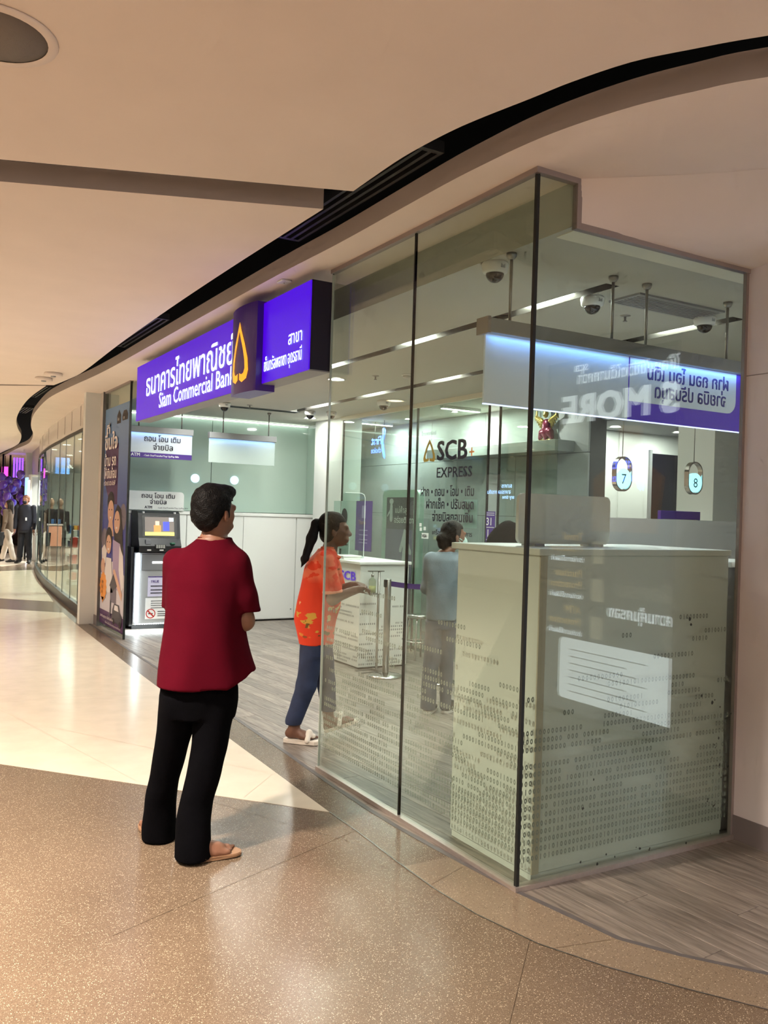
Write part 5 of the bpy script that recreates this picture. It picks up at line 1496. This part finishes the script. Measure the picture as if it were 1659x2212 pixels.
organic('sleeve_cuff', lambda X, Y, Z: np.maximum(sdf_cone((.10, -.152, 1.10), (.118, -.156, 1.03), .0695, .0675)(X, Y, Z), np.maximum(1.037 - Z + (X - .11) * .15, Z - 1.06 - (X - .11) * .15)), (0, -.26, 1.0), (.22, -.06, 1.1), .006, mat('cuff_peach', (236, 150, 120), .7), ow)
JEAN = mat('blue_denim', (38, 52, 84), .8, noise=.25, nscale=9, bump=.15, bscale=250)
jn = smin([sdf_loft([(.6, .0, .0, .10, .15), (.8, .0, 0, .11, .16)]),
           smin([sdf_cone((-.01, -.065, .68), (-.05, -.065, .40), .088, .068), sdf_cone((-.05, -.065, .40), (-.132, -.05, .145), .068, .058)], .02),
           smin([sdf_cone((.025, .075, .68), (.07, .09, .40), .088, .066), sdf_cone((.07, .09, .40), (.095, .12, .20), .066, .055)], .02)], .02)
organic('jeans', lambda X, Y, Z: np.maximum(folds(jn, .002, 24, 16)(X, Y, Z), .125 + np.where(Y > .02, .06, 0) - Z), (-.24, -.18, .08), (.2, .22, .82), .008, JEAN, ow)
WSL = mat('white_slipper', (222, 214, 202), .5)
sole('slipper', (-.185, -.045), (.98, -.18), WSL, ow, 1.0, .003, .03, .05)
organic('slipper_band', lambda X, Y, Z: np.maximum(smin([sdf_cone((-.03, -.12, .03), (-.02, -.07, .075), .018, .02), sdf_cone((-.02, -.07, .075), (-.005, -.015, .03), .02, .018), sdf_cone((-.06, -.08, .06), (.01, -.075, .055), .016, .016)], .015)(X, Y, Z), -9), (-.12, -.17, .0), (.08, .04, .12), .006, WSL, ow)
o = sole('slipper', (0, 0), (1, 0), WSL, ow, 1.0, -.022, .0, .05)
o.location = (.075, .12, .055); o.rotation_euler = (0, math.radians(-20), 0)
organic('slipper_band', smin([sdf_cone((.175, .07, .10), (.18, .12, .165), .016, .018), sdf_cone((.18, .12, .165), (.185, .17, .11), .018, .016)], .015), (.13, .03, .06), (.24, .22, .2), .006, WSL, ow)

# ---- uniformed woman at the counter
pd = person('woman in blue-grey uniform and face mask standing at the counter', (1.533, 2.878, .0))
hf, P = head_prims((.092, .03, 1.425), math.radians(68), .95)
arms = [sdf_cone((-.075, -.0, 1.23), (-.10, .06, 1.0), .05, .04), sdf_cone((-.10, .06, 1.0), (-.03, .22, 1.0), .04, .028),
        sdf_cone((.12, .02, 1.23), (.155, .08, 1.0), .05, .04), sdf_cone((.155, .08, 1.0), (.12, .24, 1.02), .04, .028)]
trunk = [sdf_loft([(.78, .01, 0, .085, .075), (1.0, .01, 0, .10, .085), (1.2, .015, .01, .12, .08), (1.27, .02, .015, .08, .06), (1.3, .03, .02, .05, .05)])]
legs = [sdf_cone((-.045, 0, .74), (-.06, 0, .42), .05, .042), sdf_cone((-.06, 0, .42), (-.075, 0, .06), .042, .034), sdf_cone((.06, .02, .74), (.064, .03, .42), .05, .042), sdf_cone((.064, .03, .42), (.066, .03, .06), .042, .034)]
neck = [sdf_cone((.03, .02, 1.25), (.07, .025, 1.36), .048, .045)]
fh = hand_prims((-.03, .22, 1.0), (.6, .75, .1), (0, 0, 1), .6, .9) + hand_prims((.12, .24, 1.02), (-.4, .85, .1), (0, 0, 1), .6, .9)
ff = foot_prims((-.085, -.05, .015), (.25, .95), .93) + foot_prims((.06, -.01, .015), (.45, .9), .93)
body = smin([smin(trunk + legs + neck, .05), smin(arms, .03), hf, smin(ff, .008), smin(fh, .004)], .012)
uw = make_body(pd, body, (-.2, -.12, 0), (.26, .38, 1.58), .009, SKIN1)
a68 = -math.radians(68)
hair = smin([sdf_ell(P(-.02, 0, .04), (.082, .096, .086), a68), sdf_ell(P(-.05, 0, -.02), (.074, .06, .08), a68), sdf_ell((-.005, -.03, 1.40), (.05, .045, .045)), sdf_ell((.002, -.025, 1.352), (.044, .04, .04)), sdf_cone(P(.0, .068, .03), P(.01, .074, -.02), .014, .007), sdf_cone(P(.0, -.068, .03), P(.01, -.074, -.02), .014, .007)], .018)
organic('hair', cutface(folds(hair, .002, 60, 50), P, .058), (-.1, -.12, 1.27), (.24, .17, 1.58), .006, HAIR, uw)
MASK = mat('mask_mint', (190, 220, 212), .6)
organic('face_mask', smin([sdf_ell(P(.074, 0, -.055), (.05, .048, .05), a68), sdf_cone(P(.06, .05, -.04), P(.0, .078, -.015), .006, .004), sdf_cone(P(.06, .05, -.075), P(-.0, .078, -.03), .006, .004), sdf_cone(P(.06, -.05, -.04), P(.0, -.078, -.015), .006, .004)], .008), (.02, -.1, 1.28), (.26, .16, 1.46), .0055, MASK, uw)
UNI = mat('uniform_blue_grey', (124, 138, 148), .75, noise=.12, nscale=7, bump=.15, bscale=120)
shirt = sdf_loft([(.75, .01, .005, .125, .115), (.85, .01, 0, .122, .11), (1.0, .008, 0, .124, .11), (1.15, .01, .01, .132, .11), (1.23, .015, .012, .13, .10), (1.27, .02, .014, .09, .08), (1.295, .028, .016, .06, .058)], 2.2)
slv = smin([sdf_cone((-.08, .01, 1.23), (-.105, .06, 1.0), .062, .055), sdf_cone((-.105, .06, 1.0), (-.04, .2, 1.0), .055, .042), sdf_cone((.12, .02, 1.23), (.155, .08, 1.0), .062, .055), sdf_cone((.155, .08, 1.0), (.122, .22, 1.018), .055, .042)], .02)
organic('blouse', folds(smin([shirt, slv], .02), .004, 22, 9, .4), (-.2, -.16, .72), (.25, .28, 1.32), .008, UNI, uw)
organic('collar', sdf_loft([(1.275, .03, .016, .062, .06), (1.31, .04, .02, .054, .052)]), (-.06, -.08, 1.26), (.14, .1, 1.33), .006, UNI, uw)
GREY = mat('grey_trousers', (92, 98, 108), .8, noise=.1, nscale=10, bump=.1, bscale=150)
tr = smin([sdf_loft([(.68, .008, .01, .118, .11), (.78, .01, .005, .118, .108)]), sdf_loft([(.03, -.078, 0, .062, .07), (.3, -.07, 0, .062, .07), (.5, -.055, 0, .068, .078), (.74, -.042, .0, .072, .095)]),
           sdf_loft([(.03, .066, .03, .045, .065), (.3, .064, .03, .054, .068), (.5, .062, .025, .062, .078), (.74, .062, .01, .07, .095)])], .012)
organic('trousers', folds(tr, .003, 26, 16, .3), (-.18, -.14, .0), (.18, .16, .8), .008, GREY, uw)
SHO = mat('white_shoe', (214, 212, 206), .5)
for hx, hy, d in ((-.085, -.05, (.25, .95)), (.06, -.01, (.45, .9))):
    fo = foot_prims((hx, hy, .016), d, .98)
    ff_ = smin(fo, .02)
    organic('shoe', lambda X, Y, Z: ff_(X, Y, Z) - .006, (hx - .12, hy - .08, -.01), (hx + .24, hy + .28, .12), .007, mat('dark_shoe', (40, 38, 40), .5), uw)
    sole('shoe_sole', (hx, hy), d, SHO, uw, .98, .0, .022, .05)

# ---- generic standing figures far along the concourse
def figure(label, loc, yaw, H, skin, top, bottom, shoe, hairm, stride=.0, long_hair=False, mask=None, boots=False, face=0.0, badge=False):
    pd = person(label, loc, yaw=yaw)
    k = H / 1.72
    q = lambda *p: tuple(c * k for c in p)
    hf, P = head_prims(q(0, .01, 1.585), face, k)
    armz = [(.205, .02, 1.40), (.235, .0, 1.10), (.235, .06, .84)]
    parts = []
    for s in (-1, 1):
        sh, el, wr = [(s * x, y, z) for x, y, z in armz]
        parts += [sdf_cone(q(*sh), q(*el), .05 * k, .042 * k), sdf_cone(q(*el), q(*wr), .042 * k, .028 * k)]
    hands = []
    for s in (-1, 1): hands += hand_prims(q(s * .235, .06, .84), (0, .15, -1), (-s, 0, 0), .4, k, s)
    lg = []
    for s in (-1, 1):
        fx = s * .12; fy = s * stride
        lg += [sdf_cone(q(s * .09, 0, .88), q(s * .10, fy * .5, .48), .08 * k, .058 * k), sdf_cone(q(s * .10, fy * .5, .48), q(fx, fy, .08), .058 * k, .038 * k)]
    feet = []
    for s in (-1, 1): feet += foot_prims(q(s * .12, s * stride - .05, .01), (s * .2, 1), k)
    trunk = sdf_loft([tuple(c * k for c in r) for r in ((.86, 0, 0, .14, .10), (1.1, 0, 0, .14, .10), (1.35, 0, 0, .18, .10), (1.43, 0, 0, .14, .08), (1.47, 0, 0, .06, .06))])
    body = smin([smin([trunk] + lg + [sdf_cone(q(0, 0, 1.42), q(0, .01, 1.54), .058 * k, .055 * k)], .05), smin(parts, .03), hf, smin(feet, .008), smin(hands, .004)], .012)
    o = make_body(pd, body, q(-.36, -.42, 0), q(.36, .5, 1.76), .014, skin)
    hr = [sdf_ell(P(-.018, 0, .04), (.085 * k, .1 * k, .088 * k), -face), sdf_ell(P(-.05, 0, -.01), (.078 * k, .06 * k, .08 * k), -face)]
    if long_hair: hr += [sdf_cone(P(-.06, 0, -.02), P(-.08, 0, -.24), .075 * k, .06 * k), sdf_cone(P(-.02, .07, 0), P(-.03, .085, -.2), .03 * k, .025 * k), sdf_cone(P(-.02, -.07, 0), P(-.03, -.085, -.2), .03 * k, .025 * k)]
    organic('hair', cutface(smin(hr, .02), P, .055), q(-.22, -.24, 1.25), q(.22, .24, 1.78), .011, hairm, o)
    if mask: organic('face_mask', sdf_ell(P(.07, 0, -.055), (.052 * k, .05 * k, .05 * k), -face), q(-.2, -.2, 1.42), q(.2, .25, 1.64), .009, mask, o)
    tp = sdf_loft([tuple(c * k for c in r) for r in ((.82, 0, 0, .178, .13), (1.05, 0, 0, .168, .125), (1.35, 0, 0, .20, .12), (1.43, 0, 0, .155, .095), (1.48, 0, 0, .075, .07))])
    sv = []
    for s in (-1, 1):
        sh, el, wr = [(s * x, y, z) for x, y, z in armz]
        sv += [sdf_cone(q(*sh), q(*el), .064 * k, .056 * k), sdf_cone(q(*el), q(*[a + (b - a) * .85 for a, b in zip(el, wr)]), .056 * k, .044 * k)]
    organic('top', folds(smin([tp] + sv, .02), .004, 16, 8), q(-.34, -.22, .78), q(.34, .24, 1.52), .013, top, o)
    lf = [sdf_loft([tuple(c * k for c in r) for r in ((.76, 0, 0, .165, .125), (.9, 0, 0, .165, .12))])]
    for s in (-1, 1):
        fx = s * .12; fy = s * stride
        lf += [sdf_cone(q(s * .085, 0, .86), q(s * .10, fy * .5, .48), .09 * k, .075 * k), sdf_cone(q(s * .10, fy * .5, .48), q(fx, fy, .12), .075 * k, .07 * k)]
    lo_ = .14 * k if boots else .05 * k
    lfs = smin(lf, .02)
    organic('trousers', lambda X, Y, Z: np.maximum(folds(lfs, .004, 20, 14)(X, Y, Z), lo_ - Z), q(-.3, -.42, .02), q(.3, .46, .93), .013, bottom, o)
    for s in (-1, 1):
        fp = foot_prims(q(s * .12, s * stride - .05, .012), (s * .2, 1), k)
        if boots: fp.append(sdf_cone(q(s * .12, s * stride, .08), q(s * .12, s * stride, .2), .05 * k, .056 * k))
        ffp = smin(fp, .02)
        organic('boot' if boots else 'shoe', lambda X, Y, Z: ffp(X, Y, Z) - .006, q(s * .12 - .14, s * stride - .16, -.01), q(s * .12 + .16, s * stride + .26, .28), .012, shoe, o)
    if badge:
        box('badge', (-.09, .128, 1.12), (-.05, .136, 1.20), M_WHITEINK, o, local=True)
    return o
GUARDN = mat('navy_uniform', (20, 22, 34), .8, noise=.15, nscale=8)
g = figure('security guard in navy uniform, black mask and boots', (.955, 21.39, .004), math.radians(-30) + math.pi, 1.80, SKIN1, GUARDN, MATS.get('navy_trouser') or mat('navy_trouser', (14, 16, 24), .8), mat('boot_black', (16, 15, 15), .5), mat('cap_brown', (120, 78, 54), .6), mask=mat('mask_black', (14, 14, 16), .7), boots=True, badge=True)
lady = figure('woman with long dark hair, brown top and pale trousers walking', (.62, 21.95, .004), math.radians(60), 1.66, SKIN3, mat('brown_knit', (112, 94, 78), .8), mat('pale_trouser', (206, 196, 184), .8), mat('sneaker_black', (30, 30, 32), .5), mat('hair_brown', (34, 26, 24), .5), stride=.20, long_hair=True, mask=mat('mask_white', (226, 222, 216), .6), face=0.0)
bag = thing('tote_bag', 'black tote bag hanging beside the walking woman', 'bag', (.32, 21.7, .45))
organic('bag_body', sdf_loft([(.0, 0, 0, .15, .07), (.36, 0, 0, .17, .05)], 3), (-.22, -.12, -.03), (.22, .12, .4), .012, mat('bag_black', (20, 18, 20), .7), bag)
for s in (-1, 1):
    tube('handle', [(-.08, s * .04, .35), (-.06, s * .03, .55), (.06, s * .03, .55), (.08, s * .04, .35)], .008, MATS['bag_black'], bag, 6, True)

# ------------------------------------------------------------------ concourse ceiling fittings
t = thing('ceiling_speaker', 'round grey ceiling speaker with pale rim on the concourse ceiling', 'speaker', (-2.1, .17, HC))
lathe('rim', [(.165, 0), (.195, -.002), (.192, -.008), (.162, -.008)], (-2.1, .17, HC), M_PAINT, t, 36, cap=False)
lathe('grille', [(.163, -.001), (.163, -.006), (0, -.006)], (-2.1, .17, HC), mat('speaker_grey', (128, 118, 108), .7, bump=.3, bscale=500), t, 36)
for x, y in ((-.73, 8.02), (-.70, 7.55)):
    t = thing('ceiling_disc', 'flat white disc fitting on the ceiling panel near its far edge', 'ceiling fitting', (x, y, HC), 0, 'paired disc fittings on the ceiling')
    lathe('disc', [(.095, 0), (.10, -.01), (.10, -.03), (.09, -.036), (0, -.036)], (x, y, HC), M_PAINT, t, 24)
    lathe('centre', [(.03, -.034), (.028, -.045), (0, -.045)], (x, y, HC), M_GREYM, t, 14)
t = thing('wall_device', 'small white square sensor on the bulkhead above the purple sign', 'sensor', (-.15, 2.31, HC))
box('case', (-.185, 2.27, HC - .014), (-.115, 2.36, HC), M_WHITE, t, .006)
box('light', (-.155, 2.31, HC - .016), (-.148, 2.317, HC - .013), M_DARK, t)
def slot_grille(y0, y1, x, label):
    t = thing('air_diffuser', label, 'air diffuser', (x, y0, HC + .1), 0, 'black air diffusers in the ceiling slot')
    boxes('frame', [((x - .08, y0, HC + .10), (x + .08, y0 + .03, HC + .15)), ((x - .08, y1 - .03, HC + .10), (x + .08, y1, HC + .15))], mat('diffuser_black', (22, 22, 23), .5), t)
    for k in range(4):
        box('blade', (x - .08 + k * .047, y0 + .03, HC + .10), (x - .062 + k * .047, y1 - .03, HC + .15), MATS['diffuser_black'], t)
slot_grille(.30, 1.82, -.36, 'long black air diffuser in the curved slot near the ceiling corner')
slot_grille(4.4, 5.95, -.37, 'black air diffuser in the slot above the purple sign end')
slot_grille(9.6, 11.0, -.46, 'black air diffuser in the slot above the white wall')
slot_grille(12.6, 13.6, -.25, 'black air diffuser in the slot at the far bend')

def mall_light(x, y, label, p, r=.11, col=WARM):
    t = thing('concourse_light', label, 'light', (x, y, HC), 0, 'warm downlights along the concourse ceiling')
    lathe('rim', [(r, -.001), (r + .03, -.003), (r + .028, -.012), (r - .004, -.012)], (x, y, HC), M_PAINT, t, 28, cap=False)
    lathe('lens', [(r - .002, -.001), (r - .002, -.008), (0, -.008)], (x, y, HC), emis('warm_lens', (255, 224, 180), 8), t, 28)
    area_light('concourse_lamp', (x, y, HC - .02), r * 1.7, p, col, t, spread=math.radians(130))
for x, y, p in ((-2.75, .35, 95), (-3.4, -1.6, 60), (-4.6, -3.4, 70), (-1.2, -4.6, 55), (-3.6, 2.7, 60), (-3.4, 6.8, 70), (-3.6, 11.5, 80), (-3.2, 16.5, 80), (-3.0, 22., 80), (-2.6, 28., 80)):
    mall_light(x, y, 'round warm downlight in the concourse ceiling', p)

# ------------------------------------------------------------------ neighbouring shop seen through the curved glass
struct(box('wall_shop', (3.6, 10.1, 0), (3.7, 24.6, 3.07), mat('shop_white', (222, 224, 214), .6)), 'pale side wall inside the neighbouring shop')
struct(box('wall_shop', (1.35, 24.5, 0), (3.7, 24.6, 3.07), MATS['shop_white']), 'pale end wall inside the neighbouring shop')
struct(box('wall_shop', (.45, 9.98, 0), (3.7, 10.1, 3.07), MATS['shop_white']), 'pale near wall inside the neighbouring shop')
struct(prism('ceiling', [(.4, 10.), (.55, 13), (.75, 16), (1.25, 19.8), (2.0, 24.5), (3.6, 24.5), (3.6, 10)], 2.92, 3.0, M_BCEIL), 'pale ceiling inside the neighbouring shop')
for k in range(12):
    x = (1.05, 1.75)[k % 2] + .06 * (k // 2); y = 11.2 + (k // 2) * 2.1
    downlight(x, y, 2.92, 'round downlight inside the neighbouring shop', 'downlights inside the neighbouring shop', r=.09, p=70 if k % 2 else 0)
t = thing('shop_sign', 'hanging blue lit sign inside the neighbouring shop', 'sign', (1.3, 18.2, 2.2))
box('panel', (1.12, 18.15, 2.28), (1.42, 18.2, 2.66), emis('sign_blue', (120, 170, 255), 1.6), t)
tube('rod', [(1.27, 18.17, 2.66), (1.27, 18.17, 2.92)], .012, M_STEEL, t, 8)
text('ชำระเงิน', .12, M_WHITEINK, t, (1.15, 18.148, 2.42), NY, 'L', .02)
for k, (x, y, h, c) in enumerate(((1.15, 15.0, 1.05, (190, 60, 52)), (1.65, 17.6, 1.15, (214, 210, 204)), (2.1, 20.5, 1.2, (196, 70, 60)), (1.75, 14.2, 1.0, (210, 206, 200)))):
    t = thing('display_shelf', ('red and white goods shelf nearest the curved glass', 'white goods shelf in the middle of the shop', 'red goods shelf at the back of the shop', 'low white goods shelf beside the red one')[k], 'shelf', (x, y, 0))
    box('carcass', (x - .25, y - .2, 0), (x + .25, y + .2, .06), M_WHITE, t)
    box('back', (x + .2, y - .2, .06), (x + .25, y + .2, h), M_WHITE, t)
    for j in range(3):
        z = .08 + j * (h - .1) / 3
        box('shelf', (x - .25, y - .2, z), (x + .2, y + .2, z + .02), M_WHITE, t)
        for i in range(4):
            cc = mat(f'goods_{k}_{i}', [(204, 62, 50), (224, 220, 212), (60, 110, 160), (226, 160, 60)][(i + k + j) % 4], .5)
            box('carton', (x - .22 + i * .1, y - .17, z + .02), (x - .14 + i * .1, y + .12, z + .02 + .14 + .03 * ((i * 3 + j) % 3)), cc, t)
t = thing('shop_counter', 'long white sales counter deep in the neighbouring shop', 'counter', (1.7, 22.5, 0))
box('body', (1.35, 22.2, 0), (2.6, 22.8, 1.0), M_WHITE, t); box('top', (1.3, 22.15, 1.0), (2.65, 22.85, 1.04), M_GREYM, t)
for x, y, w in ((1.15, 13.2, .12), (2.4, 16.2, .3), (2.0, 12.6, .2)):
    struct(box('trim_2', (x, y, 0), (x + w, y + w, 2.92), M_DARK), 'dark square column inside the neighbouring shop')
for k, (x, y) in enumerate(((1.45, 20.6), (1.72, 20.9))):
    t = thing('mannequin', 'dark dressed mannequin inside the neighbouring shop', 'mannequin', (x, y, 0), 0, 'mannequins inside the neighbouring shop')
    organic('torso', smin([sdf_loft([(.8, 0, 0, .14, .1), (1.1, 0, 0, .13, .1), (1.38, 0, 0, .19, .1), (1.45, 0, 0, .07, .06)]), sdf_cone((.19, 0, 1.36), (.22, 0, .9), .05, .04), sdf_cone((-.19, 0, 1.36), (-.22, 0, .9), .05, .04)], .03), (-.3, -.16, .76), (.3, .16, 1.5), .02, GUARDN, t)
    organic('legs', smin([sdf_cone((.08, 0, .85), (.1, 0, .06), .09, .06), sdf_cone((-.08, 0, .85), (-.1, 0, .06), .09, .06)], .02), (-.22, -.14, 0), (.22, .14, .95), .02, MATS['navy_trouser'], t)
    organic('head', smin([sdf_ell((0, 0, 1.62), (.075, .09, .11)), sdf_cone((0, 0, 1.42), (0, 0, 1.55), .05, .05)], .02), (-.12, -.13, 1.4), (.12, .13, 1.76), .015, SKIN3, t)

# ------------------------------------------------------------------ far end of the concourse
fw = struct(prism('wall_far_side', [(1.1, 20.2), (1.45, 24.), (2.0, 28.), (2.3, 40), (2.6, 40), (2.3, 28), (1.8, 24), (1.4, 20.2)], 2.35, 3.07, mat('lilac_fascia', (178, 168, 176), .5), None, 'z'), 'lilac grey fascia beyond the neighbouring shop')
struct(prism('wall_far_side', [(1.75, 24.6), (2.2, 28.), (2.5, 40), (2.8, 40), (2.5, 28), (2.0, 24.6)], 0, 2.35, mat('far_shop_dark', (92, 78, 84), .5), None, 'z'), 'dim shop fronts far along the concourse')
struct(box('wall_end_mall', (-9, 40, 0), (3, 40.2, 3.07), mat('far_beige', (196, 176, 160), .6)), 'beige wall closing the far end of the concourse')
t = thing('light_portal', 'tall glowing white portal post behind the security guard', 'light column', (1.25, 22.2, 0))
box('post', (1.14, 22.1, 0), (1.19, 22.4, 2.3), M_WHITE, t, .01); box('glow_face', (1.132, 22.12, .1), (1.14, 22.38, 2.2), emis('portal_glow', (255, 246, 250), 3), t)
box('head', (1.14, 22.1, 2.3), (1.5, 22.4, 2.36), M_WHITE, t, .01)
t = thing('screen_stand', 'pale blue lit screen beside the glowing portal', 'screen', (1.25, 23.2, 0))
box('display', (1.20, 23.1, 1.2), (1.24, 23.5, 2.3), emis('screen_blue', (130, 170, 255), 1.2), t); box('leg', (1.21, 23.2, 0), (1.24, 23.4, 1.2), M_DARK, t)
t = thing('tube_lights', 'purple glowing tube lights hanging over the balloons', 'light', (1.35, 25.5, 2.3))
for k in range(4): tube('tube', [(1.15 + .08 * k, 25.5, 2.35), (1.15 + .08 * k, 25.5, 2.95)], .025, emis('tube_purple', (96, 50, 230), 2.5), t, 8)
t = thing('shop_sign', 'small pink lit sign on the far shop front', 'sign', (1.06, 27, 2.4))
box('panel', (.98, 26.98, 2.40), (1.16, 27.02, 2.72), emis('sign_pink', (240, 60, 190), 1.6), t); tube('rod', [(1.07, 27, 2.72), (1.07, 27, 3.07)], .012, M_DARK, t, 6)
for k, x in enumerate((.9, 1.15, 1.75)):
    t = thing('banner_post', 'dark slim post hanging from the far ceiling', 'post', (x, 26, 0), 0, 'slim posts far along the concourse')
    tube('post', [(x, 26 + k * .4, 0), (x, 26 + k * .4, 3.07)], .03, M_DARK, t, 8); lathe('foot', [(.12, 0), (.12, .02), (.03, .04)], (x, 26 + k * .4, 0), M_DARK, t, 14)
BAL = [(1.03, 23.6, 2.37), (0.63, 23.95, 2.3), (0.85, 24.3, 2.21), (0.98, 23.78, 2.13), (1.25, 24.12, 2.18), (0.62, 23.6, 2.07), (1.0, 23.95, 1.92), (1.24, 24.3, 1.94), (0.79, 23.78, 1.94), (0.66, 24.12, 1.92), (0.69, 23.6, 1.75), (0.87, 23.95, 1.7), (1.22, 24.3, 1.73), (0.65, 23.78, 1.61), (0.75, 24.12, 1.53), (0.85, 23.6, 1.56), (1.22, 23.95, 1.63), (0.67, 24.3, 1.75), (0.89, 23.78, 0.96), (0.97, 24.12, 0.75), (0.83, 23.6, 1.17), (0.75, 23.95, 1.29), (0.75, 24.3, 2.25), (0.88, 23.78, 2.0), (1.12, 24.12, 2.02), (0.74, 23.6, 1.63)]
for _ in range(300):
    for i in range(len(BAL)):
        for j in range(i):
            d = Vector(BAL[i]) - Vector(BAL[j])
            if d.length < .31:
                q = .004 if d.y >= 0 else -.004
                BAL[i] = (BAL[i][0], BAL[i][1] + q, BAL[i][2]); BAL[j] = (BAL[j][0], BAL[j][1] - q, BAL[j][2])
MBAL = mat('balloon_purple', (84, 40, 150), .15, coat=.5)
bprof = [(a * .74, b * .74) for a, b in ((.012, -.20), (.03, -.185), (.09, -.13), (.14, -.05), (.155, .03), (.14, .10), (.10, .15), (.05, .178), (.0, .185))]
proto = None
for i, (x, y, z) in enumerate(BAL):
    t = thing('balloon', 'glossy purple balloon in the cluster behind the guard', 'balloon', (x, y, z), rnd.uniform(0, 6), 'purple balloons in a cluster')
    t.rotation_euler = (rnd.uniform(-.5, .5), rnd.uniform(-.5, .5), 0)
    if proto is None:
        proto = (lathe('skin', bprof, (0, 0, 0), MBAL, t, 20, True).data, lathe('knot', [(.009, -.146), (.013, -.159), (0, -.16)], (0, 0, 0), MBAL, t, 10, True).data)
    else:
        for nm, me in zip(('skin', 'knot'), proto):
            o = bpy.data.objects.new(nm, me); COL.objects.link(o); o.parent = t
t = thing('promo_table', 'small white promotion table with coloured boxes beside the balloons', 'table', (.15, 22.9, 0))
box('top', (-.15, 22.7, .98), (.42, 23.1, 1.02), M_WHITE, t, .006)
for x in (-.12, .39):
    for y in (22.73, 23.07): tube('leg', [(x, y, 0), (x, y, .98)], .015, M_CHROME, t, 8)
box('front_panel', (-.12, 22.72, .4), (.40, 22.73, .96), mat('panel_orange', (226, 170, 140), .5), t)
tag(box('gift_box', (.2, 22.8, 1.02), (.38, 22.95, 1.2), mat('box_white', (226, 226, 230), .5), None, .01), 'white carton standing on the promotion table', 'box')
tag(box('gift_box', (-.05, 22.8, 1.02), (.12, 22.95, 1.16), mat('box_blue', (60, 110, 170), .5), None, .01), 'blue carton standing on the promotion table', 'box')

# ------------------------------------------------------------------ across and behind: what the glass mirrors
wo = struct(box('wall_opposite', (-9.2, -9, 0), (-9, 60, 3.07), mat('opposite_beige', (170, 152, 138), .6)), 'beige shop fronts on the opposite side of the concourse')
for k in range(7):
    y = -6 + k * 5.2
    box('shop_window', (-8.99, y, .3), (-8.95, y + 3.6, 2.5), mat('opposite_window', (120, 112, 106), .2, emit=(220, 200, 180), estr=.35), wo)
struct(box('wall_behind', (2.62, -6.5, 0), (2.75, -.42, 3.07), M_PINK), 'pale wall behind the promotion display')
pd_ = thing('promotion_display', 'tall backlit promotion display beside the pinkish wall, mirrored in the side glass', 'display', (2.45, -1.75, 0))
DX = 2.4
box('case', (DX, -2.68, .02), (2.61, -.86, 2.86), M_DARK, pd_, .01)
fa = box('face', (DX - .006, -2.64, .06), (DX, -.9, 2.82), mat('display_grey', (120, 118, 126), .4, emit=(120, 118, 126), estr=.42), pd_)
EW = emis('display_white', (235, 240, 245), 2.2)
EG = emis('display_gold', (226, 190, 120), 1.0)
def dt(s, sz, m, y, z, w=None, bold=.03): return text(s, sz, m, fa, (DX - .009, y, z), NX, 'L', bold, width=w)
dt("IT'S MORE", .30, EW, -.96, 2.36, 1.50, .05)
dt('ให้คุณใช้ชีวิตได้มากกว่า', .12, EW, -1.3, 2.66, 1.0)
dt('SCB', .07, EW, -2.2, 2.76, .14)
for k, (a, b) in enumerate((('Travel', 'Protection'), ('Purchase', 'Protection'), ('ATM', 'Protection'))):
    dt(a, .085, EG, -2.2, 1.42 - k * .29, None, .02); dt(b, .085, EG, -2.2, 1.33 - k * .29, None, .02)
    dt('ประกันการซื้อสินค้า', .055, EW, -2.18, 1.25 - k * .29, .38, .02)
    o = box('icon', (DX - .012, -2.08, 1.25 - k * .29), (DX - .008, -1.96, 1.42 - k * .29), emis('icon_cream', (226, 214, 190), .6), fa, .002)
dt('เลือกรับ', .16, emis('display_dim', (176, 168, 160), .5), -1.25, 1.02, .55); dt('ความคุ้มครอง', .12, EW, -1.3, .86, .6)
dt('2', .3, MATS['display_dim'], -1.25, .62)
prism('white_block', rrect(-2.42, -1.26, .16, .64, .04), DX - .012, DX - .008, EW, fa, 'x')
for k in range(7): box('block_line', (DX - .014, -2.3, .22 + k * .055), (DX - .0125, -1.5 - .1 * (k % 3), .230 + k * .055), emis('block_grey', (200, 204, 210), 1.1), fa)
prism('portrait', [(-1.45, 1.5), (-1.4, 1.9), (-1.62, 2.05), (-1.62, 2.28), (-1.85, 2.3), (-1.85, 2.05), (-2.1, 1.9), (-2.1, 1.5)], DX - .010, DX - .008, emis('portrait_tone', (190, 140, 100), .4), fa, 'x')
neon('blue neon sign with boomerang above the promotion display poster', DX - .03, -1.60, 1.93, 1.0, NX)
